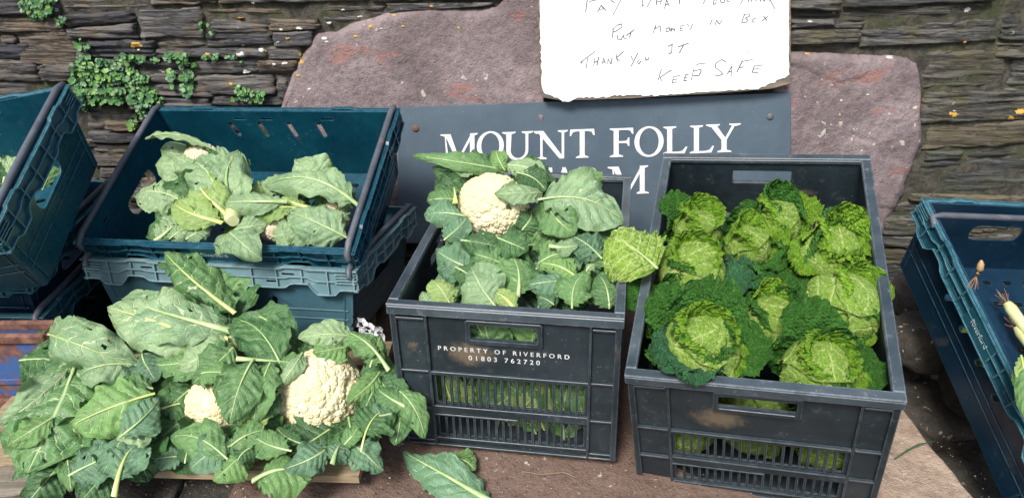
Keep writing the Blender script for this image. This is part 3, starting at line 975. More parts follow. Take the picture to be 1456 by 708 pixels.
# handwriting: polylines in pixels; A = zoom origin 800,0 scale 5.6625 ; B = origin 950,0 scale 5.6667
def Az(*p): return [(800 + a / 5.6625, b / 5.6625) for a, b in p]
def Bz(*p): return [(950 + a / 5.6667, b / 5.6667) for a, b in p]
WORDS = {
    'pay': [Az((205, -60), (185, 100)), Az((200, -50), (290, -40), (285, 0), (210, 15)), Az((280, 100), (310, 45), (350, 90)), Az((310, 45), (330, 75), (290, 80)), Az((385, 5), (420, 25)), Az((480, -20), (405, 125))],
    'what': [Az((640, -30), (640, 55)), Az((640, 55), (655, 45)), Az((715, -10), (680, 60)), Az((755, -10), (755, 45)), Az((805, -30), (785, 40)), Az((755, 20), (795, 10)), Az((820, 75), (835, 0), (860, 55)), Az((825, 45), (850, 35)), Bz((-40, -20), (60, -30)), Bz((90, -30), (90, 35))],
    'you': [Bz((310, -20), (280, 35)), Bz((330, -25), (310, -5)), Bz((365, 10), (385, -5), (385, 30), (362, 40), (365, 10)), Bz((420, 0), (425, 25), (450, 25), (455, -5)), Bz((470, -5), (475, 15), (500, 10))],
    'think': [Bz((580, 38), (620, -30)), Bz((560, -25), (650, -35)), Bz((645, 20), (655, -20)), Bz((670, 18), (680, -20)), Bz((648, 0), (676, -2)), Bz((705, 15), (712, -20)), Bz((740, 18), (745, -15), (775, 15), (782, -20)), Bz((810, 20), (820, -25)), Bz((860, -20), (822, 5), (858, 75))],
    'put': [Az((408, 230), (398, 310)), Az((398, 245), (440, 205), (475, 195), (478, 220), (440, 248), (408, 262)), Az((440, 282), (442, 318), (470, 325), (480, 300), (495, 282), (490, 310), (515, 312)), Az((512, 290), (578, 240)), Az((550, 262), (538, 305))],
    'money': [Az((727, 270), (748, 205)), Az((748, 205), (745, 235), (785, 212)), Az((785, 212), (790, 262)), Az((830, 235), (860, 225), (862, 250), (835, 260), (830, 235)), Az((875, 258), (880, 228), (900, 252)), Bz((20, 250), (28, 228), (50, 250), (55, 225)), Bz((95, 215), (95, 250), (125, 245)), Bz((95, 213), (130, 208)), Bz((97, 232), (120, 228)), Bz((150, 195), (170, 218)), Bz((198, 195), (172, 250))],
    'in': [Bz((355, 158), (335, 205)), Bz((378, 205), (388, 165)), Bz((388, 165), (412, 200)), Bz((412, 200), (432, 165))],
    'box': [Bz((615, 118), (590, 185)), Bz((605, 120), (650, 115), (660, 130), (620, 150), (640, 165), (630, 182), (592, 186)), Bz((705, 150), (680, 160), (678, 182), (700, 180)), Bz((765, 130), (795, 170)), Bz((803, 135), (770, 160), (752, 175))],
    'it': [Az((845, 378), (890, 355)), Az((880, 362), (878, 420), (860, 438), (848, 428)), Bz((75, 382), (165, 350)), Bz((125, 362), (88, 432))],
    'thank': [Az((142, 510), (165, 488), (262, 415)), Az((200, 470), (190, 550)), Az((150, 515), (150, 495)), Az((255, 470), (250, 535)), Az((290, 460), (275, 530)), Az((252, 505), (285, 495)), Az((315, 525), (330, 468), (345, 515)), Az((318, 505), (342, 498)), Az((362, 520), (365, 475), (388, 520), (398, 470)), Az((428, 430), (440, 500)), Az((492, 415), (430, 470), (460, 492))],
    'you_again': [Az((548, 450), (565, 488)), Az((605, 430), (548, 540)), Az((620, 480), (600, 500), (612, 518), (632, 490)), Az((668, 462), (668, 488), (690, 480), (692, 460))],
    'keep': [Az((795, 558), (768, 648)), Az((878, 565), (835, 590), (785, 625), (795, 655)), Bz((42, 622), (30, 672), (72, 660)), Bz((42, 622), (98, 608)), Bz((38, 645), (72, 640)), Bz((140, 605), (125, 655), (155, 648)), Bz((138, 605), (165, 600)), Bz((132, 630), (155, 625)), Bz((205, 560), (185, 650)), Bz((205, 575), (262, 560), (265, 580), (245, 612), (200, 612)), Bz((225, 525), (260, 512), (310, 520))],
    'safe': [Bz((465, 500), (430, 482), (385, 510), (378, 545), (425, 580), (440, 600), (400, 612), (370, 605)), Bz((475, 600), (515, 530), (505, 630)), Bz((480, 585), (512, 575)), Bz((598, 490), (552, 585)), Bz((592, 498), (680, 482)), Bz((575, 548), (608, 540)), Bz((695, 530), (675, 585), (725, 588)), Bz((695, 535), (768, 525)), Bz((685, 560), (730, 555))],
    'faint_marks': [Bz((560, 408), (660, 420), (740, 440)), Bz((880, 300), (965, 300)), Bz((285, 670), (298, 700)), Bz((655, 655), (668, 700)), Az((820, 690), (830, 720))],
}
for wname, strokes in WORDS.items():
    mb = MB()
    for si, st in enumerate(strokes):
        for i in range(len(st) - 1):
            (xa, ya), (xb, yb) = st[i], st[i + 1]
            L_ = math.hypot(xb - xa, yb - ya) + 1e-6
            wq = (.30 if wname == 'faint_marks' else .72) * rs.uniform(.75, 1.15)
            nx_, ny_ = -(yb - ya) / L_ * wq, (xb - xa) / L_ * wq
            o2 = [(xa + nx_, ya + ny_), (xb + nx_, yb + ny_), (xb - nx_, yb - ny_), (xa - nx_, ya - ny_)]
            mb.plate(o2, [], .0008, .0014 + .00003 * ((si + i) % 6), fb)
    mb.build('handwriting', M['pencil'], board)

# ================================================================== the ledge, ground and rubble
def slab_poly(name, outline_px, z, thick, mat, parent, seed, amp=.004, label=None, org=Vector((0, 0, 0)), n=90, wob=.006, pts=None, edge=.012):
    """stone slab with a rough top; outline given by pixels on the plane z (or by pts x,y)"""
    P = pts or [tuple(at_z(x, y, z))[:2] for x, y in outline_px]
    # densify and roughen the outline
    out = []
    for i in range(len(P)):
        a, b = P[i], P[(i + 1) % len(P)]
        L_ = math.hypot(b[0] - a[0], b[1] - a[1])
        k = max(1, int(L_ / .012))
        for j in range(k):
            t = j / k
            out.append((a[0] + (b[0] - a[0]) * t, a[1] + (b[1] - a[1]) * t))
    O = np.array(out)
    O = O + wob * np.stack([fbm(O[:, 0] * 12, O[:, 1] * 12, O[:, 0] * 0, seed, 4), fbm(O[:, 0] * 12, O[:, 1] * 12, O[:, 0] * 0 + 3, seed + 1, 4)], 1)
    c = O.mean(0)
    rings = np.concatenate([[0], np.linspace(.04, .94, 34), [.975, .992, 1.0]])
    V, m = [], len(O)
    for r in rings[1:]:
        V.append(c + (O - c) * r)
    XY = np.concatenate([[c]] + V)
    rr = np.concatenate([[0]] + [np.full(m, r) for r in rings[1:]])
    Z = z + amp * fbm(XY[:, 0] * 9, XY[:, 1] * 9, XY[:, 0] * 0, seed, 3) + amp * .35 * fbm(XY[:, 0] * 60, XY[:, 1] * 60, XY[:, 0] * 0, seed + 4, 4) - edge * np.clip((rr - .96) / .04, 0, 1) ** 2
    V3 = np.column_stack([XY, Z])
    base = V3[-m:].copy(); base[:, 2] = z - thick
    V3 = np.concatenate([V3, base])
    Fq = []
    k = len(rings) - 1
    for q in range(k):
        o0, o1 = 1 + (q) * m, 1 + (q + 1) * m
        for i in range(m):
            j = (i + 1) % m
            if q + 1 <= k: Fq.append([o0 + i, o1 + i, o1 + j, o0 + j])
    mb = MB()
    mb.add(V3 - np.array(org), [(0, 1 + i, 1 + (i + 1) % m) for i in range(m)] + Fq, True)
    o = mb.build(name, mat, parent)
    if label: o['label'] = label
    return o

g = MB(); g.box(-60, 60, -60, 60, -.50, -.42); tag(g.build('ground', M['rock']), kind='structure')
ledge = empty('stone_ledge', (0, 1.3, 0))
tag(ledge, 'low ledge of brown and tan sandstone slabs that carries the crates', 'stone ledge')
LO = Vector((0, 1.3, 0))
slab_poly('slab', None, 0.0, .35, M['ledge'], ledge, 71, .003, 'smooth reddish brown slab under the black crates', LO, pts=[(-.50, .72), (.60, .72), (.64, 1.0), (.66, 1.3), (.70, 1.72), (-.50, 1.72)])
slab_poly('slab', [(1180, 760), (1225, 600), (1250, 530), (1272, 560), (1300, 598), (1322, 630), (1345, 655), (1372, 690), (1400, 722), (1440, 775)], .006, .10, M['tan'], ledge, 72, .005, 'tan slab with a broken diagonal edge at the right', LO)
# darker cracked stones under the pallet
rr_ = random.Random(4)
xs_ = [-1.5, -1.18, -.92, -.74, -.60, -.49]
for i in range(5):
    for (ya, yb) in ((.66, .90), (.905, 1.12), (1.125, 1.5)):
        a, b = xs_[i] + .003, xs_[i + 1] - .003
        j = rr_.uniform(-.02, .02)
        slab_poly('slab', None, -.012 - rr_.uniform(0, .012), .3, M['rock'], ledge, 80 + i * 3 + int(ya * 10), .006, None, LO,
                  pts=[(a + j, ya), (b + j, ya + .004), (b - j, yb - .004), (a - j, yb)])
slab_poly('slab', None, -.06, .3, M['rock'], ledge, 99, .01, None, LO, pts=[(-1.9, 1.50), (-.5, 1.50), (-.5, 1.80), (-1.9, 1.80)])

def rock(parent, c, r, seed, mat, sq=(1, 1, .6)):
    bm = bmesh.new()
    bmesh.ops.create_icosphere(bm, subdivisions=4, radius=1)
    V = np.array([v.co[:] for v in bm.verts])
    Fc = np.array([[v.index for v in f.verts] for f in bm.faces])
    bm.free()
    s = np.sign(V) * np.abs(V) ** .7
    d = 1 + .22 * fbm(V[:, 0] * 1.6, V[:, 1] * 1.6, V[:, 2] * 1.6, seed, 4)
    V = s * d[:, None] * np.array(sq) * r + np.array(c)
    return link('rock', mesh_np('rock', V, Fc, smooth=True), parent, mat)
rub = empty('rubble', (1.0, 1.4, -.3))
tag(rub, 'dark loose rocks in the gap below the right blue crate', 'rubble')
rr_ = random.Random(8)
for k in range(26):
    x = rr_.uniform(.74, 1.15); y = rr_.uniform(1.0, 1.75)
    z = -.22 + .14 * (y - 1.0)
    rock(rub, (x - 1.0, y - 1.4, z + .3 + rr_.uniform(-.02, .03)), rr_.uniform(.06, .11), k + 1, M['rock'], (1.2, .9, .6))
for k in range(7):
    rock(rub, (rr_.uniform(.95, 1.2) - 1.0, 1.25 + k * .06 - 1.4, .0 + .3 - .06 + .02 * k), .075, k + 60, M['rock'], (1.2, 1, .75))
# ================================================================== crates
def text_mesh(body, name='lettering', spacing=1.0):
    cu = bpy.data.curves.new('lettering', 'FONT')
    cu.body = body
    cu.align_x = 'CENTER'; cu.align_y = 'CENTER'
    cu.size = 1.0
    cu.space_character = spacing
    cu.extrude = 0.0
    cu.resolution_u = 4
    o = bpy.data.objects.new('lettering', cu)
    col.objects.link(o)
    dg = bpy.context.evaluated_depsgraph_get()
    dg.update()
    me = bpy.data.meshes.new_from_object(o.evaluated_get(dg))
    bpy.data.objects.remove(o)
    V = np.array([v.co[:] for v in me.vertices])
    Fc = [tuple(p.vertices) for p in me.polygons]
    bpy.data.meshes.remove(me)
    return V, Fc

def put_text(body, parent, f, mat, height, u0, v0, d, spacing=1.0, bold=0.0, ux=1.0):
    """f(u,v,d)->3D ; text centred at (u0,v0), cap height = height"""
    V, Fc = text_mesh(body, spacing=spacing)
    s = height / .69
    mb = MB()
    for k, (bx, bz) in enumerate(((0, 0),) if not bold else ((0, 0), (bold, 0), (0, bold * .6), (bold, bold * .6))):
        vs = [f(u0 + v[0] * s * ux + bx, v0 + v[1] * s + bz, d + .00006 * k) for v in V]
        mb.add(vs, Fc)
    return mb.build('lettering', mat, parent)

def four_walls(w, l):
    """frames of the four walls: (name, length, f(u,v,d)); u along the wall from its left end, v up, d outward from the outer face"""
    hw, hl = w / 2, l / 2
    return [('front_panel', w, lambda u, v, d: Vector((-hw + u, -hl - d, v))),
            ('side_panel', l, lambda u, v, d: Vector((hw + d, -hl + u, v))),
            ('back_panel', w, lambda u, v, d: Vector((hw - u, hl + d, v))),
            ('side_panel', l, lambda u, v, d: Vector((-hw - d, hl - u, v)))]

def rrect(x0, x1, y0, y1, r, n=4):
    out = []
    for cx, cy, a in ((x1 - r, y0 + r, -90), (x1 - r, y1 - r, 0), (x0 + r, y1 - r, 90), (x0 + r, y0 + r, 180)):
        for i in range(n + 1):
            t = R(a + 90 * i / n)
            out.append((cx + r * math.cos(t), cy + r * math.sin(t)))
    return out

def black_crate(label, loc, rot, H=.31, closed_back=False, seed=0):
    W, L = .40, .60
    root = empty('vegetable_crate', loc, rot)
    tag(root, label, 'crate', 'black open-topped crates')
    rim = MB()
    t = .0035      # wall thickness
    ins = .010     # panels stand this far inside the rim
    # rim: a flat ring with a skirt
    rw = .017
    for x0, x1, y0, y1 in ((-W / 2, W / 2, -L / 2, -L / 2 + rw), (-W / 2, W / 2, L / 2 - rw, L / 2), (-W / 2, -W / 2 + rw, -L / 2 + rw, L / 2 - rw), (W / 2 - rw, W / 2, -L / 2 + rw, L / 2 - rw)):
        rim.box(x0, x1, y0, y1, H - .004, H)
    for name, ln, f in four_walls(W, L):
        rim.box(.0006, ln - .0006, H - .021, H - .0045, -.003, 0.0, lambda u, v, d, f=f: f(u, v, d))
        # inner lip a little lower, the stacking step
        rim.box(rw * .9, ln - rw * .9, H - .013, H - .0045, -rw - .0005, -rw + .003, lambda u, v, d, f=f: f(u, v, d))
    rim.build('rim', M['black_rim'], root, .0012)
    # floor
    fl = MB()
    fl.box(-W / 2 + ins + .004, W / 2 - ins - .004, -L / 2 + ins + .004, L / 2 - ins - .004, .006, .010)
    fl.build('floor_panel', M['black'], root)
    for wi, (name, ln, f) in enumerate(four_walls(W, L)):
        long_ = ln > .5
        a0, a1 = (.068, ln - .056) if not long_ else (.06, ln - .06)
        z1a, z1b = .100, .163
        z2a, z2b = .024, .074
        pn = MB()
        holes = [rrect(a0 + .006, a1 - .006, z1a, z1b, .002, 1), rrect(a0 + .006, a1 - .006, z2a, z2b, .002, 1)]
        hh = H - .066, H - .034
        mid = ln / 2
        holes.append(rrect(mid - .058, mid + .058, hh[0], hh[1], .003, 2))
        pn.plate(rrect(ins, ln - ins, 0.0, H - .004, .002, 1), holes, -ins - t, -ins, lambda u, v, d, f=f: f(u, v, d))
        pn.build(name, M['black'], root)
        # handle surround
        hs = MB()
        hs.plate(rrect(mid - .066, mid + .066, hh[0] - .008, hh[1] + .008, .004, 2), [rrect(mid - .0575, mid + .0575, hh[0] + .0005, hh[1] - .0005, .003, 2)], -ins + .0002, -.0035, lambda u, v, d, f=f: f(u, v, d))
        hs.build('handle', M['black'], root, .001)
        # vertical bars
        n = 20 if not long_ else 28
        bm_ = MB()
        bw = (a1 - a0 - .012) / n
        proto = None
        rsb = random.Random(seed + wi)
        for (zb, zt) in ((z1a, z1b), (z2a, z2b)):
            for k in range(1, n):
                u = a0 + .006 + k * bw
                tgt = MB() if wi == 0 else bm_
                jx = rsb.uniform(-.0006, .0006)
                tgt.box(u - .0021 + jx, u + .0021 + jx, zb - .002, zt + .002, -ins - t + .0004, -ins + .0035, lambda uu, v, d, f=f: f(uu, v, d))
                if wi == 0: tgt.build('bar', M['black'], root)
        if wi != 0: bm_.build('grille', M['black'], root)['kind'] = 'stuff'
        # ribs
        ribs = []
        for u in (a0 - .002, a1 + .002): ribs.append((u - .0022, u + .0022, .002, H - .022, .0012))
        for v in (H - .030, z1b + .007, z1a - .012, .012):
            th = .0022
            ribs.append((ins, a0 - .005, v - th, v + th, 0))
            ribs.append((a1 + .005, ln - ins, v - th, v + th, 0))
        ribs.append((ins + .001, ln - ins - .001, .0005, .0045, 0))
        ribs.append((a0, a1, z1b + .002, z1b + .009, .0004))
        ribs.append((a0, a1, z1a - .020, z1a - .004, .0006))
        ribs.append((a0, mid + .02, z2b + .0002, z2b + .004, .0015))
        ribs.append((a0, a1, z2a - .008, z2a - .002, .0004))
        rb = MB()
        for (u0, u1, v0, v1, e) in ribs:
            tgt = MB() if wi == 0 else rb
            tgt.box(u0, u1, v0, v1, -ins + .0003, -.0035 + e, lambda uu, v, d, f=f: f(uu, v, d))
            if wi == 0: tgt.build('rib', M['black'], root, .0008)
        if wi != 0: rb.build('rib', M['black'], root, .0008)['kind'] = 'stuff'
        # corner posts
        cp = MB()
        cp2 = MB()
        cp.box(ins * .35, ins * 1.4, .001, H - .022, -.0105, -.0032, lambda uu, v, d, f=f: f(uu, v, d))
        cp2.box(ln - ins * 1.4, ln - ins * .35, .0012, H - .0218, -.0103, -.0030, lambda uu, v, d, f=f: f(uu, v, d))
        cp.build('corner_post', M['black'], root, .001)
        cp2.build('corner_post', M['black'], root, .001)
    return root

mid_crate = black_crate('black crate marked PROPERTY OF RIVERFORD, heaped with cauliflower leaves', (.038, 1.348, .018), (R(.4), R(-1.4), R(-8.9)), seed=3)
fm = lambda u, v, d: Vector((-.2 + u, -.3 - d, v))
o = put_text('PROPERTY OF RIVERFORD', mid_crate, fm, M['print'], .0088, .1965, .219, -.0095, 1.62, .00035)
o = put_text('01803 762720', mid_crate, fm, M['print'], .0094, .198, .2025, -.0095, 1.62, .00035)
rc_loc = (.490, 1.244, .071)
right_crate = black_crate('black crate packed with savoy cabbages, tilted towards the viewer', rc_loc, (R(15.1), R(-5.6), R(-16.2)), seed=9)

def wave(u, ln, lo, mid_, hi):
    """lower edge of the crate apron: scalloped as on the moulding"""
    x = min(u, ln - u)
    pts = [(0, mid_), (.035, mid_), (.050, lo), (.085, lo), (.105, hi), (.135, hi), (.155, mid_), (ln / 2, mid_)]
    for (a, va), (b, vb) in zip(pts[:-1], pts[1:]):
        if a <= x <= b:
            t = (x - a) / (b - a + 1e-9)
            t = t * t * (3 - 2 * t)
            return va + (vb - va) * t
    return mid_

def slant_slot(u, v, w, h, sl, n=6):
    r = w / 2
    top = [(u + sl + r * math.cos(R(a)), v + h / 2 - r + r * math.sin(R(a))) for a in np.linspace(0, 180, n)]
    bot = [(u - sl + r * math.cos(R(a)), v - h / 2 + r + r * math.sin(R(a))) for a in np.linspace(180, 360, n)]
    return top + bot

def bale_crate(label, loc, rot, W, L, H, body, apron, arms=True, text=None, group='teal fold-arm vegetable crates', taper=.028, textwall=0, slots=True, slotv=.72, sloth=.040, slotw=.013, slots_=0):
    """W along x, L along y; long sides have slots, short sides a hand hole and a grey swing arm above"""
    root = empty('vegetable_crate', loc, rot)
    tag(root, label, 'crate', group)
    t = .003
    flange = .011
    fl = MB()
    wx, wy = W / 2 - flange - taper, L / 2 - flange - taper
    holes = []
    nx_, ny_ = (9, 6) if W > L else (6, 9)
    for i in range(nx_):
        for j in range(ny_):
            cx = -wx + .04 + (2 * wx - .08) * i / (nx_ - 1); cy = -wy + .04 + (2 * wy - .08) * j / (ny_ - 1)
            holes.append(rrect(cx - .011, cx + .011, cy - .006, cy + .006, .0055, 3)[::-1])
    fl.plate(rrect(-wx, wx, -wy, wy, .012, 3), holes, 0.0, .004, lambda u, v, d: Vector((u, v, d + .002)))
    fl.build('floor_panel', body, root)
    for wi, (name, ln, f) in enumerate(four_walls(W, L)):
        short = ln < .5
        def fb_(u, v, d, f=f, ln=ln):
            k = 1 - v / H
            uu = flange + (u - flange) + (ln / 2 - u) / (ln / 2) * taper * k
            return f(uu, v, d - flange - taper * k)
        # body wall with holes, subdivided into three courses by slight ridges
        hs = []
        if short:
            hs.append(rrect(ln / 2 - .062, ln / 2 + .062, H * .48, H * .70, .018, 4))
            for k in (-1, 1):
                hs.append(rrect(ln / 2 + k * .12 - .012, ln / 2 + k * .12 + .012, H - .03, H - .024, .0028, 2))
        elif slots:
            for k in (-.105, -.035, .035, .105):
                hs.append(slant_slot(ln / 2 + k * 1.05, H * slotv, slotw, sloth, slots_ or .004))
            for k in (-.13, 0.02, .085):
                hs.append(rrect(ln / 2 + k - .016, ln / 2 + k + .016, H - .025, H - .0185, .003, 2))
        pn = MB()
        pn.plate(rrect(flange, ln - flange, .002, H - .001, .004, 2), hs, -t, 0, fb_)
        pn.build(name, body, root)
        rd = MB()
        for v in (.30, .42):
            rd.box(flange + .01, ln - flange - .01, H * v, H * v + .004, .0002, .0018, fb_)
        for u in (.03, ln - .03):
            rd.box(u - .002, u + .002, .006, H * .62, .0004, .0022, fb_)
        rd.build('ridge', body, root, .0008)['kind'] = 'stuff'
        # apron
        N = 64
        us = [ln * i / N for i in range(N + 1)]
        lo, md, hi = (H - .058, H - .046, H - .036) if not short else (H - .056, H - .048, H - .040)
        top = [(u, H - .002 + (.0035 if (abs(u - ln * .22) < .02 or abs(u - ln * .78) < .02) else 0)) for u in us]
        bot = [(u, wave(u, ln, lo, md, hi)) for u in us]
        ap = MB()
        aholes = []
        if not short:
            for k in (-.155, .155):
                aholes.append(rrect(ln / 2 + k - .014, ln / 2 + k + .014, H - .020, H - .0145, .0025, 2))
            for k in (-.095, .12):
                aholes.append(rrect(ln / 2 + k - .014, ln / 2 + k + .014, H - .037, H - .0315, .0025, 2))
        ap.plate(bot + top[::-1], aholes, -.0088, -.0060, f)
        ap.build('rim_apron', apron, root)
        # raised lips following the edges
        lp = MB()
        def ribbon(curve, h0, h1, d0, d1):
            for i in range(N):
                (ua, va), (ub, vb) = curve[i], curve[i + 1]
                p = [f(ua, va + h0, d0), f(ub, vb + h0, d0), f(ub, vb + h1, d0), f(ua, va + h1, d0), f(ua, va + h0, d1), f(ub, vb + h0, d1), f(ub, vb + h1, d1), f(ua, va + h1, d1)]
                lp.add(p, [(0, 3, 2, 1), (4, 5, 6, 7), (0, 1, 5, 4), (3, 7, 6, 2)] + ([(0, 4, 7, 3)] if i == 0 else []) + ([(1, 2, 6, 5)] if i == N - 1 else []))
        ribbon(top, -.004, 0, -.0058, .0006)
        ribbon(bot, 0, .0028, -.0058, .0004)
        mids = [(u, (H - .024) + .35 * (wave(u, ln, lo, md, hi) - md)) for u in us]
        ribbon(mids, -.0012, .0012, -.0057, -.0004)
        lp.build('rim_lip', apron, root, .0005)
        rb = MB()
        k = 0
        for u in np.linspace(.008, ln - .008, 12 if not short else 8):
            if not short and abs(u - ln / 2) < .052: continue
            v0 = wave(u, ln, lo, md, hi) + .0029
            rb.box(u - .0012, u + .0012, v0, H - .0062, -.0057, -.0001, f)
        # corner fins, three short horizontal ridges at each end
        for e in (0, 1):
            a, b = (.004, .046) if e == 0 else (ln - .046, ln - .004)
            for v in (H - .012, H - .018, H - .030):
                rb.box(a, b, v - .001, v + .001, -.0056, -.0003, f)
        rb.build('rim_rib', apron, root)['kind'] = 'stuff'
        # inner return of the rim between apron and wall
        tp = MB()
        tp.box(.0065, ln - .0065, H - .006, H - .0028, -.0125, -.0055, f)
        tp.build('rim_top', apron, root, .0008)
        if text and wi == textwall:
            pl_ = MB()
            pl_.plate(rrect(ln / 2 - .048, ln / 2 + .048, H - .043, H - .005, .004, 2), [], -.0058, -.0012, f)
            pl_.build('name_plate', apron, root, .001)
            put_text(text, root, f, M['print'], .0105, ln / 2, H - .025, -.0009, 1.0, .0003)
    if arms:
        for s in (-1, 1):
            mb = MB()
            if W > L:
                x = s * (W / 2 - .014)
                pts = [(x, -L / 2 - .003, H - .014), (x, -L / 2 - .001, H - .001), (x, -L / 2 + .02, H + .006), (x, 0, H + .0075), (x, L / 2 - .02, H + .006), (x, L / 2 + .001, H - .001), (x, L / 2 + .003, H - .014)]
            else:
                y = s * (L / 2 - .014 - (.035 if s > 0 else 0))
                pts = [(-W / 2 + .004, y - s * .02, H - .010), (-W / 2 + .002, y, H - .001), (-W / 2 + .02, y, H + .004), (0, y, H + .005), (W / 2 - .02, y, H + .004), (W / 2 - .002, y, H - .001), (W / 2 - .004, y - s * .02, H - .010)]
            mb.tube(pts, .0066, 10)
            mb.build('swing_arm', M['bale'], root)
    return root

bale_crate('faded pale-rimmed blue crate under the tilted teal one', (-.556, 1.489, .067), (R(-6.3), R(-2.7), R(-9.8)), .60, .40, .18, M['faded_body'], M['faded'], slotv=.42, sloth=.062)
top_blue = bale_crate('glossy teal crate of trimmed cauliflowers, tilted on the pale-rimmed crate', (-.548, 1.562, .231), (R(25.7), R(-2.7), R(-9.6)), .60, .40, .18, M['teal'], M['teal'], text='Riverford')
left_top = bale_crate('topmost teal crate of the stack at the left edge, tilted', (-1.127, 1.356, .294), (R(22.1), R(-10.6), R(-.3)), .60, .40, .18, M['teal'], M['apron'])
bale_crate('second teal crate from the top of the left edge stack', (-1.240, 1.475, .120), (R(4), R(2), R(-.5)), .60, .40, .18, M['navy'], M['apron'])
bale_crate('lowest teal crate of the left edge stack', (-1.235, 1.470, .004), (R(1), R(1), R(-.5)), .60, .40, .18, M['navy'], M['apron'], taper=.008)
right_blue = bale_crate('teal crate of leeks at the right edge, tipped beside the savoy crate', (1.011, 1.206, .074), (R(25.3), R(5.3), R(5.9)), .40, .60, .18, M['navy'], M['apron'], text='Riverford', textwall=3, slotv=.62, sloth=.040, slotw=.016, slots_=.010)

# supports under the tilted crates
sup = empty('support_stone', (.55, 1.55, 0))
tag(sup, 'stone wedged under the back of the savoy crate', 'stone')
rock(sup, (0, 0, .045), .075, 5, M['rock'], (2.2, 1, .62))
wb = empty('wood_block', (-.55, 1.50, 0))
tag(wb, 'wooden beam under the pale-rimmed blue crate', 'wood')
mb = MB(); mb.box(-.24, .24, -.13, -.05, .0, .068); mb.box(-.24, .24, .06, .14, .0, .050); mb.build('beam', M['wood_grey'], wb, .003)

# rusty blue metal box at the left edge
rx = at_depth(64, 480, 1.41)
rb_ = empty('metal_box', (rx.x - .262, rx.y + .03, rx.z - .20), (0, 0, R(1)))
tag(rb_, 'blue metal box with a rusted brown rim at the left edge', 'metal box')
mb = MB()
for nm, ln, f in four_walls(.50, .04):
    mb.plate(rrect(0, ln, 0, .185, .004, 2), [], -.004, 0, f)
    mb.box(.01, ln - .01, .085, .097, 0, .006, f)
mb.box(-.247, .247, -.018, .018, 0, .004)
mb.build('body', M['rustbox'], rb_, .002)
mb = MB()
for nm, ln, f in four_walls(.512, .052):
    mb.box(0, ln, .178, .202, -.010, .002, f)
mb.build('rim', M['rustrim'], rb_, .005)
mb = MB()
for nm, ln, f in four_walls(.52, .06):
    mb.box(0, ln, .015, .05, -.012, .0, f)
mb.build('base_band', M['rustrim'], rb_, .004)

# pallet of boards
pal = empty('pallet', (-.55, 1.1, 0))
tag(pal, 'low wooden pallet under the heap of cauliflowers', 'pallet')
def plank(parent, p0, p1, wid, z, th, mat, seed, org, name='plank'):
    rs = random.Random(seed)
    p0, p1 = Vector(p0), Vector(p1)
    d = (p1 - p0).normalized(); s = Vector((-d.y, d.x, 0))
    n = 24
    Vs, Fs = [], []
    prof = [(-.5, -.5), (.5, -.5), (.5, .44), (.44, .5), (-.44, .5), (-.5, .44)]
    for i in range(n + 1):
        c = p0 + (p1 - p0) * (i / n)
        for k, (a, b) in enumerate(prof):
            jj = .0025 * float(fbm(np.array([i * .5]), np.array([k * 2.1]), np.array([seed * 1.0]), seed, 3)[0])
            Vs.append(Vector((c.x, c.y, z)) + s * (a * wid + jj) + Vector((0, 0, b * th + jj)) - Vector(org))
    m = len(prof)
    for i in range(n):
        for k in range(m):
            Fs.append((i * m + k, i * m + (k + 1) % m, (i + 1) * m + (k + 1) % m, (i + 1) * m + k))
    Fs += [tuple(range(m - 1, -1, -1)), tuple(range(n * m, n * m + m))]
    mb = MB(); mb.add(Vs, Fs)
    return mb.build(name, mat, parent)
e0, e1 = at_z(512, 672, .05), at_z(190, 664, .05)
ang = (e1 - e0).normalized()
for k, (ext, off) in enumerate(((0, .035), (.01, .14), (-.02, .245), (0, .35))):
    q0 = e0 + Vector((.0 + ext, off, 0)); q1 = e0 + ang * .72 + Vector((0, off, 0))
    plank(pal, q0, q1, .085, .042, .016, M['wood'], k + 1, (-.55, 1.1, 0))
for x in (-.36, -.86):
    plank(pal, (x, 1.03, 0), (x, 1.42, 0), .05, .017, .032, M['wood_grey'], 11 + int(x * 10), (-.55, 1.1, 0), 'bearer')
pb = at_z(-5, 690, .03)
wp = empty('wooden_board', pb)
tag(wp, 'grey split wooden board end at the lower left corner', 'board')
plank(wp, at_z(-90, 700, .05), at_z(58, 682, .05), .075, .045, .03, M['wood_grey'], 21, pb)
plank(wp, at_z(-90, 662, .06), at_z(50, 652, .06), .045, .045, .02, M['wood'], 22, pb)
# ================================================================== leaves
def center_line(us, ph_u, ph, L):
    phi = np.interp(us, ph_u, ph)
    dx = np.cos(phi); dz = np.sin(phi)
    x = np.concatenate([[0], np.cumsum((dx[1:] + dx[:-1]) / 2 * np.diff(us))]) * L
    z = np.concatenate([[0], np.cumsum((dz[1:] + dz[:-1]) / 2 * np.diff(us))]) * L
    return x, z, phi

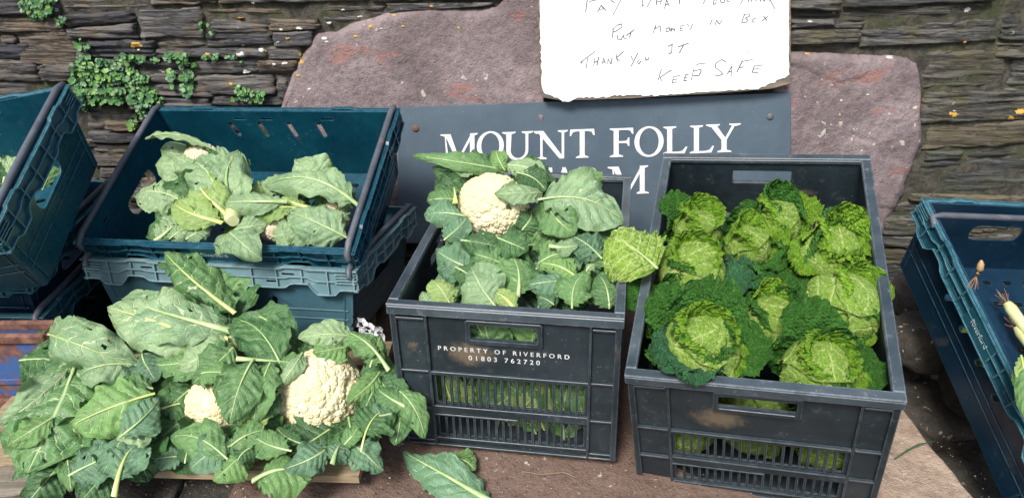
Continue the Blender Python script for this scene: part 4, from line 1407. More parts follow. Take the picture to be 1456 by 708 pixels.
def blade(ph, L, W, kl, kr, seed, pet=.12, ruf=.30, nu=34, nv=24, sway=0.0, jag=.12, blister=0.0, kind='cauli', bl_scale=1.0, ph_u=None, frill=0.0):
    """returns blade verts (n,3), faces, uv, cell attr and the midrib centre line, in a local frame: x out along the leaf, z = upper face"""
    ph = np.array(ph, float)
    ph_u = np.linspace(0, 1, len(ph)) if ph_u is None else ph_u
    us = np.linspace(0, 1, 60)
    cx, cz, phi = center_line(us, ph_u, ph, L)
    u = np.linspace(pet, 1, nu + 1)
    X, Z, PH = np.interp(u, us, cx), np.interp(u, us, cz), np.interp(u, us, phi)
    t = (u - pet) / (1 - pet)
    v = np.linspace(-1, 1, nv + 1)
    T, V = np.meshgrid(t, v, indexing='ij')
    if kind == 'cauli':
        sh = np.clip(np.sin(np.pi * np.clip(t, 0, 1) ** .80), 0, 1) ** .62
        sh = sh + .012
        lob = np.clip(1 - t / .30, 0, 1)
        sh = sh * (1 - .45 * lob * (np.sin(t * 60 + seed) > .1))
    else:
        sh = np.clip(np.sin(np.pi * np.clip(t * .985 + .0, 0, 1) ** .92), 0, 1) ** .50 + .03
    hL = sh * (1 + jag * 1.5 * fbm(t * 5, t * 0 + seed, t * 0, seed, 3) + jag * .7 * np.abs(fbm(t * 17, t * 0 + seed, t * 0 + 3, seed, 2)))
    hR = sh * (1 + jag * 1.5 * fbm(t * 5, t * 0 + seed + .5, t * 0 + 9, seed, 3) + jag * .7 * np.abs(fbm(t * 17, t * 0 + seed, t * 0 + 6, seed, 2)))
    h = W * np.where(V < 0, hL[:, None], hR[:, None])
    kn = 1 + .9 * fbm(T * 2.2 + seed * 3.1, np.where(V < 0, 3.0, 40.0), T * 0, seed + 2, 2) if kind == 'cauli' else 1.0
    k = np.where(V < 0, kl, kr) * kn
    aV = np.abs(V)
    kk = np.where(np.abs(k) < 1e-3, 1e-3, k)
    y = np.sin(kk * aV) / kk * h * np.sign(V)
    zo = (1 - np.cos(kk * aV)) / kk * h
    side = np.where(V < 0, 11.0, 57.0)
    q = T * 7 - aV * 1.6
    hm = np.minimum(h, W)
    zo = zo + ruf * hm * aV ** 2.0 * (1.5 * vnoise(T * 4.2 + seed, side + aV * .8, T * 0, seed) + .8 * vnoise(T * 9.5 + seed, side + aV, T * 0, seed + 1) * aV ** 2)
    if kind == 'cauli':
        cr_ = fbm(T * 4 + V * 2.2, V * 3.4 - T, T * 0 + seed, seed + 21, 3)
        zo = zo + .20 * hm * (np.abs(cr_) - .15) * np.clip(aV * 3, 0, 1)
    zo = zo + .075 * W * (np.abs(((q % 1) - .5)) * 2 - .5) * np.sin(np.pi * np.clip(aV * 1.05, 0, 1)) * 1.3
    zo = zo + .10 * W * fbm(T * 3, V * 2, T * 0 + seed, seed + 8, 3)
    cell = np.zeros(T.shape)
    if blister:
        UU, VV = T * L * 62 * bl_scale, y * 62 * bl_scale
        wx = .35 * fbm(UU * .5, VV * .5, T * 0, seed, 2); wy = .35 * fbm(UU * .5, VV * .5, T * 0 + 5, seed, 2)
        f1, f2 = worley2(UU + wx, VV + wy, seed)
        g1, g2 = worley2((UU + wx) * .42, (VV + wy) * .42, seed + 3)
        e1 = np.clip((f2 - f1) / .32, 0, 1); e2 = np.clip((g2 - g1) / .16, 0, 1)
        lat = np.clip(np.abs(((T * 6.0 - aV * 1.5 + .25 * fbm(T * 5, V * 4, T * 0, seed, 2)) % 1) - .5) * 6.5, 0, 1)
        mid = np.clip(aV / .055, 0, 1)
        zo = zo + blister * (np.sqrt(np.clip(1 - (f1 / .80) ** 2, 0, 1)) * np.clip(e1 * 1.6, 0, 1) * 1.0 - .5 + .4 * e2 * (1 if kind == 'savoy' else 0)) - blister * .8 * (1 - lat) * (aV < .93)
        cell = np.maximum.reduce([(1 - e1) * .62, (1 - e2) * .85, (1 - lat) * .9, (1 - mid) * 1.0])
    if frill:
        m = np.clip((aV - .62) / .38, 0, 1)
        m2 = np.clip((T - .82) / .18, 0, 1)
        mm = np.maximum(m, m2) ** 1.3
        s = T * 26 + V * 8
        zo = zo + frill * mm * (vnoise(s * .9, V * 5, T * 0 + seed, seed + 2) + .6 * vnoise(s * 2.1, V * 11, T * 0, seed + 4))
        y = y + frill * .4 * mm * vnoise(s * 1.3, V * 7, T * 0 + 5, seed + 6)
    sw = sway * L * np.sin(np.pi * np.clip(u, 0, 1))
    PX = X[:, None] - np.sin(PH)[:, None] * zo
    PZ = Z[:, None] + np.cos(PH)[:, None] * zo
    PY = y + sw[:, None]
    P = np.stack([PX, PY, PZ], -1).reshape(-1, 3)
    uv = np.stack([T, (V + 1) / 2], -1).reshape(-1, 2)
    cl = np.stack([cx, sway * L * np.sin(np.pi * us), cz], -1)
    return P, grid_faces(nu, nv), uv, cell.ravel(), cl, phi

def rib_mesh(cl, phi, r0, r1=.0007, n=8, flat=.62, up_off=.0, end=.92):
    m = int(len(cl) * end)
    step = 2
    ids = list(range(0, m, step))
    V = []
    for i in ids:
        u = i / (len(cl) - 1)
        r = r1 + (r0 - r1) * (1 - u / end) ** 1.5
        N = np.array([-math.sin(phi[i]), 0, math.cos(phi[i])]); B = np.array([0, 1, 0.])
        for k in range(n):
            a = 2 * math.pi * k / n
            V.append(cl[i] + B * math.cos(a) * r + N * (math.sin(a) * r * flat + up_off * r))
    V = np.array(V)
    F = []
    for i in range(len(ids) - 1):
        for k in range(n):
            F.append((i * n + k, i * n + (k + 1) % n, (i + 1) * n + (k + 1) % n, (i + 1) * n + k))
    return V, np.array(F), n

def place_matrix(P0, P1, facing, roll):
    x = (P1 - P0).normalized()
    z = (facing - x * facing.dot(x)).normalized()
    z = Matrix.Rotation(roll, 3, x) @ z
    y = z.cross(x)
    return np.array([[x.x, y.x, z.x], [x.y, y.y, z.y], [x.z, y.z, z.z]])

LEAFN = [0]
def put_leaf(parent, org, P0, P1, Wd, tone='leaf_mid', arch=.5, k=.4, roll=0, sway=0, ruf=.32, pet=.12, rib=None, jag=.13, facing=None, tip=None, name='leaf', riboff=.1, blister=0.0, kind='cauli', nu=34, nv=24, seed=None, frill=0, bl_scale=1.0, r0=None, rend=.92, widen=1.4):
    """a leaf from base P0 to tip P1 (world), face turned to `facing`"""
    LEAFN[0] += 1
    seed = seed or (int(abs(P0.x * 7919 + P0.y * 6101 + P1.x * 4801 + P1.z * 3301) * 100) % 9973 + 1)
    kl, kr = (k if isinstance(k, (tuple, list)) else (k, k))
    if kind == 'cauli' and tone != 'leek':
        rq = random.Random(seed * 7 + 1)
        Ln = (P1 - P0).length
        if Wd / Ln < .42 and pet < .4 and widen: Wd = min(Wd * widen, Ln * .46)
        ruf = ruf * 1.25; jag = jag * 1.15
        if sway == 0: sway = rq.uniform(-.10, .10)
        roll += rq.uniform(-9, 9)
        if pet == .12: pet = rq.choice([.0, .02, .05])
        nu, nv = int(nu * 1.35), int(nv * 1.35)
        if tone == 'leaf_mid' and rq.random() < .2: tone = 'leaf_fresh'
    ph = [arch, arch * .4, -arch * .4, -arch * (1.0 if tip is None else tip)]
    us = np.linspace(0, 1, 60)
    cx, cz, _ = center_line(us, np.linspace(0, 1, 4), np.array(ph), 1.0)
    ch = math.hypot(cx[-1], cz[-1]); off = math.atan2(cz[-1], cx[-1])
    L = (P1 - P0).length / ch
    P, F, uv, cell, cl, phi = blade(ph, L, Wd, kl, kr, seed, pet=pet, ruf=ruf, sway=sway, jag=jag, blister=blister, kind=kind, nu=nu, nv=nv, frill=frill, bl_scale=bl_scale)
    c, s = math.cos(-off), math.sin(-off)
    Rr = np.array([[c, 0, -s], [0, 1, 0], [s, 0, c]])
    if facing is None:
        cen = (P0 + P1) / 2
        facing = (CAMP - cen).normalized() * .75 + Vector((0, 0, .55))
    Mx = place_matrix(P0, P1, facing, R(roll)) @ Rr
    V = P @ Mx.T + np.array(P0) - np.array(org)
    if kind == 'cauli' and tone != 'leek':          # insect holes and nibbled margins
        keep = np.ones(len(F), bool)
        ii, jj = np.divmod(np.arange(len(F)), nv)
        for _ in range(rq.choice([0, 1, 1, 2, 3])):
            hi, hj = rq.uniform(.15, .95) * nu, rq.uniform(.05, .95) * nv
            if abs(hj - nv / 2) < 2: continue
            rr2 = rq.uniform(.6, 1.25)
            keep &= ~(((ii - hi) ** 2 + (jj - hj) ** 2 * .7) < rr2 ** 2)
        for _ in range(rq.choice([1, 2, 3])):
            hi = rq.uniform(.25, 1.0) * nu; hj = rq.choice([0, nv])
            keep &= ~(((ii - hi) ** 2 + (jj - hj) ** 2 * .35) < rq.uniform(.8, 2.0) ** 2)
        F = F[keep]
    me = mesh_np(name, V, F, True, uv, cell if blister else None)
    o = link(name, me, parent, M[tone])
    r0 = (r0 * .85 if r0 else (.0014 + .024 * Wd))
    RV, RF, n = rib_mesh(cl, phi, r0, up_off=riboff, end=rend)
    RV = RV @ Mx.T + np.array(P0) - np.array(org)
    mb = MB(); mb.add(RV, [tuple(f) for f in RF], True); mb.add(RV[:n], [tuple(range(n))])
    rm = rib or ('rib_lime' if tone in ('leaf_lime',) else 'rib')
    mb.build('midrib', M[rm], o)
    return o

# ---------------------------------------------------------------- curds
def ico(sub):
    bm = bmesh.new()
    bmesh.ops.create_icosphere(bm, subdivisions=sub, radius=1)
    V = np.array([v.co[:] for v in bm.verts]); F = np.array([[v.index for v in f.verts] for f in bm.faces])
    bm.free()
    return V, F
ICO6 = ico(7)

def curd_mesh(seed, a1=.088, a2=.026, s1=5.2, s2=13.5):
    V, F = ICO6
    x, y, z = V.T
    wx = V + .05 * np.stack([fbm(x * 3, y * 3, z * 3, seed + i, 2) for i in range(3)], 1)
    f1, f2, _ = worley(wx[:, 0] * s1, wx[:, 1] * s1, wx[:, 2] * s1, seed)
    g1, g2, _ = worley(wx[:, 0] * s2, wx[:, 1] * s2, wx[:, 2] * s2, seed + 9)
    e1, e2, _ = worley(wx[:, 0] * 30, wx[:, 1] * 30, wx[:, 2] * 30, seed + 19)
    lump = np.sqrt(np.clip(1 - (f1 / .78) ** 2, 0, 1)) * np.clip((f2 - f1) / .10, 0, 1) ** .5
    lump2 = np.sqrt(np.clip(1 - (g1 / .82) ** 2, 0, 1)) * np.clip((g2 - g1) / .18, 0, 1) ** .5
    lump3 = np.sqrt(np.clip(1 - (e1 / .85) ** 2, 0, 1))
    d = .89 + a1 * lump + a2 * lump2 + .016 * lump3 + .07 * fbm(x * 1.5, y * 1.5, z * 1.5, seed + 3, 2)
    P = V * d[:, None]
    return P, F
CURDS = [curd_mesh(3), curd_mesh(8)]

def add_curd(parent, org, c, r, which, rot, sq=(1, 1, .9), mat='curd', name='curd'):
    P, F = CURDS[which]
    Rm = np.array(Euler([R(a) for a in rot]).to_matrix())
    V = (P * np.array(sq) * r) @ Rm.T + np.array(c) - np.array(org)
    return link(name, mesh_np(name, V, F, True), parent, M[mat])

def cauliflower(label, org, group=None):
    o = empty('cauliflower', org)
    return tag(o, label, 'cauliflower', group)

# ---------------------------------------------------------------- the heap on the pallet (zoom coordinates: x/1.9774, 350+y/1.9774)
def H_(x, y, lift=0.0):
    px, py = x / 1.9774, 350 + y / 1.9774
    D = 1.262 + .00082 * (690 - py)
    if px > 480: D -= .0
    return at_depth(px, py, D - lift)

def heap(parent, org, rows):
    for r in rows:
        (x0, y0), (x1, y1), w, tone, kw = r
        kw = dict(kw)
        l0 = kw.pop('l', .02); l1 = kw.pop('l1', l0)
        D = 1.30
        put_leaf(parent, org, H_(x0, y0, l0), H_(x1, y1, l1), w / 1.9774 * D / F_PX, tone, **kw)

gH = 'cauliflowers heaped on the wooden pallet'
org = H_(300, 480, -.03)
cA = cauliflower('leafy cauliflower at the left of the heap, its curd almost hidden under dark leaves', org, gH)
add_curd(cA, org, H_(300, 505, -.030), .050, 0, (20, 40, 10))
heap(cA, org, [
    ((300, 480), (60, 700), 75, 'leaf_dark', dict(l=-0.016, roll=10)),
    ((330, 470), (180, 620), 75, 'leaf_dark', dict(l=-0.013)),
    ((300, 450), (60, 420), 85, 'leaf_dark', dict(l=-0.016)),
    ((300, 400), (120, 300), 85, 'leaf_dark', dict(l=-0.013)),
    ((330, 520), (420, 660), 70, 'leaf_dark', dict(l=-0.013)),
    ((56, 322), (205, 338), 62, 'leaf_dark', dict(l=.0, k=-.5, arch=.25, riboff=.6)),
    ((215, 330), (75, 640), 118, 'leaf_mid', dict(l=.02, l1=.015, k=(-.35, -.45), arch=.3, roll=8, riboff=.7, rend=.8, seed=301)),
    ((190, 345), (-5, 500), 44, 'leaf_pale', dict(l=.035, l1=.03, k=(-1.6, -.2), arch=.5, roll=-30, pet=.02, r0=.0014)),
    ((138, 248), (395, 345), 55, 'leaf_pale', dict(l=.04, l1=.02, k=(-.9, -.5), arch=.9, roll=25, riboff=.8, sway=.04)),
    ((170, 250), (95, 262), 30, 'leaf_dark', dict(l=.0, k=-.6, arch=.5)),
    ((385, 335), (228, 372), 50, 'leaf_pale', dict(l=.03, k=-.7, arch=.8, roll=14, riboff=.6, tip=1.6)),
    ((435, 415), (198, 505), 62, 'leaf_mid', dict(l=.045, l1=.05, k=(-.5, -.2), arch=.35, riboff=.9, roll=-6, rib='rib_lime')),
    ((430, 400), (290, 400), 45, 'leaf_mid', dict(l=.03, k=-.5, arch=.6)),
    ((338, 535), (446, 425), 56, 'leaf_blue', dict(l=.065, l1=.05, k=-1.0, arch=.8, roll=12, riboff=.5)),
    ((195, 645), (395, 565), 50, 'leaf_blue', dict(l=.035, l1=.03, k=-.4, arch=.35, riboff=.9)),
    ((345, 540), (290, 640), 42, 'leaf_blue', dict(l=.045, k=-.8, arch=.9)),
    ((322, 703), (395, 545), 42, 'leaf_blue', dict(l=.05, l1=.03, k=(.4, -.9), arch=.6, riboff=.8, r0=.0062, rib='rib_lime', pet=.2)),
    ((180, 610), (75, 725), 58, 'leaf_dark', dict(l=.0, l1=.01, k=-.4, arch=.6)),
    ((330, 630), (225, 725), 62, 'leaf_dark', dict(l=.01, l1=.015, k=-.5, arch=.5)),
    ((190, 600), (200, 690), 22, 'leaf_mid', dict(l=.02, k=-.9, arch=.6)),
    ((230, 560), (330, 520), 30, 'leaf_mid', dict(l=.02, k=.6, arch=.3)),
])
heap(cA, org, [
    ((150, 480), (20, 560), 34, 'leaf_fresh', dict(l=.045, l1=.04, k=(-1.2, -.3), arch=.5, widen=1.2, roll=-20)),
    ((440, 470), (330, 620), 40, 'leaf_pale', dict(l=.03, l1=.035, k=(-.9, .4), arch=.6, widen=1.2)),
])
org = H_(655, 250, .0)
cB = cauliflower('topmost cauliflower of the heap, its long pale ribs pointing left and up', org, gH)
heap(cB, org, [
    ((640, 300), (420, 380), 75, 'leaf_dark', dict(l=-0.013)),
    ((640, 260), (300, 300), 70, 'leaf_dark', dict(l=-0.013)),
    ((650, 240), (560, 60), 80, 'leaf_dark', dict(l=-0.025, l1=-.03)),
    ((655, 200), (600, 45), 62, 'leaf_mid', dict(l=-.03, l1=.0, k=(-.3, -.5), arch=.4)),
    ((640, 185), (445, 130), 45, 'leaf_mid', dict(l=-.02, k=-.4, arch=.4, jag=.2)),
    ((660, 190), (462, 18), 66, 'leaf_mid', dict(l=.01, l1=.03, k=(-.2, -1.7), arch=.35, riboff=.7, r0=.0062, jag=.18, rib='rib_lime', seed=402)),
    ((520, 75), (450, 45), 36, 'leaf_dark', dict(l=.02, k=-.9, arch=.5, roll=40)),
    ((655, 245), (345, 152), 62, 'leaf_pale', dict(l=.04, l1=.03, k=(-.9, -.2), arch=.45, riboff=.9, r0=.0085, roll=10, rib='rib')),
    ((440, 190), (355, 140), 30, 'leaf_pale', dict(l=.0, k=-.4, arch=.4)),
    ((585, 268), (302, 172), 70, 'leaf_pale', dict(l=.045, l1=.05, k=(-.2, -.9), arch=.3, riboff=.8, r0=.0075, rib='rib_lime', rend=.97)),
    ((560, 230), (640, 205), 46, 'leaf_dark', dict(l=.04, k=-.5, arch=.5, roll=-10)),
    ((610, 305), (430, 335), 42, 'leaf_mid', dict(l=.03, k=-.4, arch=.4)),
    ((650, 275), (500, 345), 48, 'leaf_pale', dict(l=.05, l1=.04, k=-.7, arch=.6, riboff=.4)),
    ((655, 285), (540, 385), 44, 'leaf_mid', dict(l=.055, l1=.05, k=-.6, arch=.6)),
    ((640, 260), (505, 298), 16, 'leaf_lime', dict(l=.05, k=-.8, arch=.2, r0=.007)),
    ((400, 300), (440, 380), 40, 'leaf_blue', dict(l=.025, k=-.5, arch=.7)),
])
mb = MB()
a, b = H_(665, 240, .03), H_(600, 275, .045)
mb.tube([a - org - Vector((0, 0, .02)), (a + b) / 2 - org + Vector((0, 0, -.014)), b - org + Vector((0, 0, -.012))], [.020, .018, .012], 14)
mb.build('stalk', M['stalk'], cB)
org = H_(612, 452, -.04)
cC = cauliflower('cauliflower in the middle of the heap, one broad leaf folded over its creamy curd', org, gH)
add_curd(cC, org, H_(622, 448, -.018), .063, 0, (60, 10, 30), (1, .95, 1))
heap(cC, org, [
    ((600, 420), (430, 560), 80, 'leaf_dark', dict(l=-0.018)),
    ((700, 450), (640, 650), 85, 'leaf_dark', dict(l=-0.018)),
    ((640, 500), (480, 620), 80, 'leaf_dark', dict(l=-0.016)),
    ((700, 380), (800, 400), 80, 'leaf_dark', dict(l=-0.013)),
    ((455, 458), (585, 450), 62, 'leaf_dark', dict(l=.02, l1=-.03, k=(-.5, -.4), arch=.4, riboff=.9, rib='rib_lime')),
    ((560, 380), (440, 480), 45, 'leaf_dark', dict(l=.0, k=-.5, arch=.6)),
    ((560, 360), (660, 360), 45, 'leaf_mid', dict(l=.055, l1=.065, k=-.7, arch=.7)),
    ((795, 345), (655, 205), 66, 'leaf_dark', dict(widen=1.15, l=.045, l1=.02, k=(-.5, -.3), arch=.5, riboff=.7)),
    ((700, 190), (830, 300), 48, 'leaf_dark', dict(l=.01, k=-.4, arch=.6)),
    ((666, 318), (860, 330), 34, 'leaf_mid', dict(l=.085, l1=.06, k=-.6, arch=.1, pet=.62, riboff=.8, r0=.0062, rend=.8)),
    ((712, 318), (645, 500), 62, 'leaf_mid', dict(widen=1.1, l=.088, l1=.072, k=(-.75, -.55), arch=.45, riboff=.6, roll=4, seed=505, pet=.03)),
    ((765, 320), (715, 500), 52, 'leaf_mid', dict(widen=1.0, l=.07, l1=.045, k=-.7, arch=.5, riboff=.6, roll=15)),
    ((785, 410), (715, 475), 38, 'leaf_dark', dict(l=.05, k=-.4, arch=.4)),
    ((690, 545), (765, 462), 26, 'leaf_lime', dict(l=.035, k=.7, arch=.2, riboff=.8, r0=.0045)),
    ((640, 598), (480, 535), 38, 'leaf_mid', dict(l=.04, l1=.03, k=-.5, arch=.4, jag=.2)),
    ((520, 590), (430, 600), 36, 'leaf_blue', dict(l=.01, k=-.4, arch=.4)),
    ((650, 560), (750, 515), 28, 'leaf_mid', dict(l=.045, k=-.5, arch=.5)),
    ((665, 560), (535, 630), 50, 'leaf_blue', dict(l=.03, l1=.035, k=-.5, arch=.5, riboff=.7)),
    ((690, 575), (600, 660), 38, 'leaf_mid', dict(l=.03, k=(-.9, -.3), arch=.6)),
    ((520, 610), (535, 560), 30, 'leaf_dark', dict(l=.03, k=-.4, arch=.3)),
    ((720, 560), (660, 620), 34, 'leaf_dark', dict(l=.035, k=-.7, arch=.6)),
    ((715, 662), (880, 650), 70, 'leaf_mid', dict(l=.045, l1=.03, k=(-.5, -.6), arch=.5, riboff=.9, r0=.0062, seed=512, sway=.12)),
])
org = H_(900, 415, -.04)
cD = cauliflower('cauliflower at the right of the heap with its whole knobbly cream curd showing', org, gH)
add_curd(cD, org, H_(900, 414, -.028), .0805, 1, (10, 50, 80), (1.0, .98, 1.05))
heap(cD, org, [
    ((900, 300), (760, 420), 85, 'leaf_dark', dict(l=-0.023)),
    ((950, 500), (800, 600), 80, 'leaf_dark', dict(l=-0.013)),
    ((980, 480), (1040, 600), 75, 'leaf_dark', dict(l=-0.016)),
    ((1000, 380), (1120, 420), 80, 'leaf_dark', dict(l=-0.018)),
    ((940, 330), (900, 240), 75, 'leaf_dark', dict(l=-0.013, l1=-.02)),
    ((1000, 255), (838, 258), 38, 'leaf_pale', dict(widen=1.2, l=.045, l1=.06, k=(-.3, -1.0), arch=.7, roll=-10, riboff=.3, seed=601)),
    ((985, 280), (880, 300), 34, 'leaf_mid', dict(l=.03, l1=.06, k=-.6, arch=.6)),
    ((1092, 350), (970, 240), 36, 'leaf_mid', dict(l=.05, l1=.05, k=(-1.2, -.4), arch=.4, riboff=.8, r0=.0055, pet=.3)),
    ((1040, 340), (1070, 250), 30, 'leaf_mid', dict(l=.04, k=(-1.1, -.3), arch=.5)),
    ((850, 300), (778, 400), 32, 'leaf_pale', dict(widen=1.0, l=.06, l1=.05, k=-.8, arch=.7, riboff=.6)),
    ((1066, 355), (975, 440), 38, 'leaf_mid', dict(widen=1.0, l=.035, l1=.05, k=(-.9, -.7), arch=.6, riboff=.6, roll=-15)),
    ((1060, 390), (1020, 470), 34, 'leaf_dark', dict(widen=1.0, l=.035, k=-.8, arch=.5)),
    ((960, 565), (1018, 490), 28, 'leaf_mid', dict(widen=1.0, l=.035, l1=.045, k=(.5, -.6), arch=.4)),
    ((820, 575), (700, 515), 38, 'leaf_mid', dict(widen=1.1, l=.045, l1=.035, k=-.4, arch=.5, riboff=.8, roll=-8)),
    ((850, 555), (778, 510), 24, 'leaf_dark', dict(widen=1.0, l=.03, k=-.3, arch=.4, jag=.25)),
    ((1040, 590), (990, 560), 30, 'leaf_dark', dict(l=.01, k=-.3, arch=.4)),
    ((925, 565), (800, 625), 40, 'leaf_blue', dict(widen=1.2, l=.045, l1=.055, k=(-.7, -.4), arch=.6, riboff=.7)),
    ((934, 614), (965, 550), 36, 'leaf_blue', dict(widen=1.2, l=.055, l1=.03, k=-.8, arch=.5, riboff=.8, r0=.0055, pet=.1)),
    ((990, 555), (1075, 632), 46, 'leaf_blue', dict(l=.03, l1=.01, k=-.5, arch=.6)),
    ((1016, 578), (1105, 450), 44, 'leaf_dark', dict(l=.05, l1=.03, k=(-.7, -.4), arch=.6, riboff=.8, rib='rib_lime', pet=.25)),
    ((1100, 470), (1020, 480), 36, 'leaf_blue', dict(l=.045, k=-.6, arch=.6)),
    ((1060, 365), (1130, 480), 44, 'leaf_dark', dict(l=.02, l1=.02, k=-.5, arch=.5)),
    ((1148, 455), (1060, 400), 30, 'leaf_mid', dict(l=.04, k=-.5, arch=.4, riboff=.8, r0=.005)),
    ((1110, 400), (1195, 540), 30, 'leaf_mid', dict(l=.03, l1=.01, k=(-1.0, -.3), arch=.8)),
    ((1120, 450), (1110, 560), 28, 'leaf_dark', dict(l=.01, k=-.6, arch=.5)),
])

# ---------------------------------------------------------------- leaves and the cauliflower in the middle black crate (zoom: 560 + x/2.724, 180 + y/2.724)
def M_(x, y, lift=0.0):
    px, py = 560 + x / 2.724, 180 + y / 2.724
    D = 1.37 + .00085 * (430 - py)
    return at_depth(px, py, D - lift)
def mheap(parent, org, rows):
    for (x0, y0), (x1, y1), w, tone, kw in rows:
        kw = dict(kw); l0 = kw.pop('l', .02); l1 = kw.pop('l1', l0)
        put_leaf(parent, org, M_(x0, y0, l0), M_(x1, y1, l1), w / 2.724 * 1.42 / F_PX, tone, **dict(dict(widen=1.5), **kw))
org = M_(385, 315, -.05)
cE = cauliflower('single creamy cauliflower propped on top of the middle black crate', org)
add_curd(cE, org, M_(384, 312, -.012), .0675, 0, (100, 20, 60), (.92, 1.0, 1.12))
mheap(cE, org, [
    ((430, 190), (200, 170), 52, 'leaf_dark', dict(l=-0.013, k=-.3)),
    ((330, 240), (150, 330), 80, 'leaf_dark', dict(l=-0.013)),
    ((460, 180), (620, 250), 60, 'leaf_dark', dict(l=-0.013)),
    ((440, 170), (70, 112), 38, 'leaf_mid', dict(widen=1.1, l=.01, l1=.03, k=(-.4, -1.3), arch=.5, roll=10, seed=701)),
    ((300, 180), (150, 160), 48, 'leaf_dark', dict(l=.0, k=-.5, arch=.4)),
    ((330, 160), (205, 150), 30, 'leaf_pale', dict(l=.03, k=(-.5, -1.0), arch=.5)),
    ((430, 170), (395, 92), 40, 'leaf_mid', dict(l=.02, l1=.03, k=-.7, arch=.7)),
    ((430, 150), (600, 215), 34, 'leaf_pale', dict(l=.02, k=(-.9, -.2), arch=.5)),
    ((480, 180), (590, 250), 36, 'leaf_dark', dict(l=.03, k=.7, arch=.2, riboff=.8)),
    ((572, 258), (390, 262), 56, 'leaf_pale', dict(widen=1.0, l=.04, l1=.075, k=(-.5, -.6), arch=.7, roll=-12, riboff=.5, seed=704)),
    ((238, 300), (232, 232), 8, 'leaf_lime', dict(l=.03, k=.2, arch=.1, r0=.0075, pet=.5)),
    ((250, 285), (128, 288), 34, 'leaf_mid', dict(l=.01, k=-.6, arch=.7)),
    ((270, 345), (120, 345), 52, 'leaf_blue', dict(widen=1.2, l=.03, l1=.01, k=(-.4, -.7), arch=.5)),
    ((195, 440), (285, 350), 50, 'leaf_blue', dict(widen=1.1, l=.03, k=-.4, arch=.4, riboff=.8)),
    ((260, 440), (420, 470), 40, 'leaf_dark', dict(l=.04, k=-.5, arch=.5)),
    ((400, 430), (520, 480), 40, 'leaf_dark', dict(l=.045, k=-.5, arch=.6)),
])
lm_org = M_(600, 500, -.06)
lp = empty('leaf_heap', lm_org)
tag(lp, 'loose cauliflower leaves filling the middle black crate round the cauliflower', 'leaf heap')
rs = random.Random(21)
rows = []
for i in range(34):
    y = rs.uniform(400, 700); x = rs.uniform(300 - (y - 400) * .6, 830)
    rows.append(((x, y), (min(860, max(x + rs.uniform(-190, 190), 260 - (y - 400) * .6)), y + rs.uniform(-90, 90)), rs.uniform(75, 115), rs.choice(['leaf_dark', 'leaf_dark', 'leaf_blue', 'leaf_mid']), dict(l=rs.uniform(-.045, .012), roll=rs.uniform(-30, 30), k=rs.uniform(-.8, .3), arch=rs.uniform(.2, .8))))
rows += [
    ((560, 285), (890, 365), 84, 'leaf_pale', dict(l=.05, l1=.02, k=(-.35, -.45), arch=.35, sway=.10, riboff=.8, roll=-6, seed=711, rend=.97)),
    ((590, 300), (700, 420), 62, 'leaf_mid', dict(l=.04, k=-.6, arch=.5)),
    ((770, 265), (765, 160), 34, 'leaf_mid', dict(l=.01, l1=.03, k=-.7, arch=.7)),
    ((690, 250), (640, 225), 26, 'leaf_blue', dict(l=.0, k=-.5, arch=.5)),
    ((330, 560), (165, 480), 62, 'leaf_blue', dict(l=.01, k=-.5, arch=.5)),
    ((240, 545), (330, 600), 46, 'leaf_dark', dict(l=.02, k=-.5, arch=.5, riboff=.8)),
    ((420, 530), (300, 490), 40, 'leaf_mid', dict(l=.035, k=-.6, arch=.6)),
    ((480, 662), (455, 500), 88, 'leaf_mid', dict(l=.04, l1=.03, k=(-.4, -.5), arch=.45, riboff=.9, r0=.005, seed=715, rib='rib')),
    ((400, 705), (300, 545), 66, 'leaf_pale', dict(l=.045, l1=.05, k=(.3, -.8), arch=.5, riboff=.7, seed=717)),
    ((470, 715), (385, 640), 26, 'leaf_lime', dict(l=.05, k=.5, arch=.3, r0=.006)),
    ((225, 700), (150, 595), 40, 'leaf_lime', dict(l=.05, k=-.6, arch=.6, jag=.22)),
    ((160, 705), (110, 640), 34, 'leaf_pale', dict(l=.05, k=-.6, arch=.6)),
    ((705, 582), (565, 530), 46, 'leaf_mid', dict(l=.03, k=(-.6, .5), arch=.3, riboff=.9, rib='rib_lime')),
    ((600, 462), (715, 458), 22, 'leaf_pale', dict(l=.05, k=-.3, arch=.1, r0=.0062, pet=.2)),
    ((560, 530), (700, 500), 44, 'leaf_mid', dict(l=.02, k=-.5, arch=.5)),
    ((805, 512), (690, 425), 62, 'leaf_blue', dict(l=.035, k=(-.4, -.5), arch=.4, riboff=.8)),
    ((640, 430), (740, 440), 50, 'leaf_mid', dict(l=.02, k=-.5, arch=.5)),
    ((690, 705), (742, 565), 46, 'leaf_mid', dict(l=.055, l1=.05, k=(-.9, -.4), arch=.5)),
    ((835, 705), (795, 575), 46, 'leaf_mid', dict(l=.04, k=-.6, arch=.5)),
    ((775, 640), (870, 600), 44, 'leaf_dark', dict(l=.02, k=-.6, arch=.5)),
    ((680, 600), (515, 615), 42, 'leaf_blue', dict(l=.035, k=(-.9, -.5), arch=.7)),
    ((560, 700), (640, 640), 46, 'leaf_dark', dict(l=.03, k=-.6, arch=.5)),
    ((620, 690), (560, 660), 40, 'leaf_blue', dict(l=.04, k=-.6, arch=.5)),
    ((760, 540), (840, 470), 40, 'leaf_mid', dict(l=.02, k=-.6, arch=.5)),
    ((745, 560), (780, 535), 20, 'leaf_pale', dict(l=.05, k=-.8, arch=.8)),
]
mheap(lp, lm_org, rows)
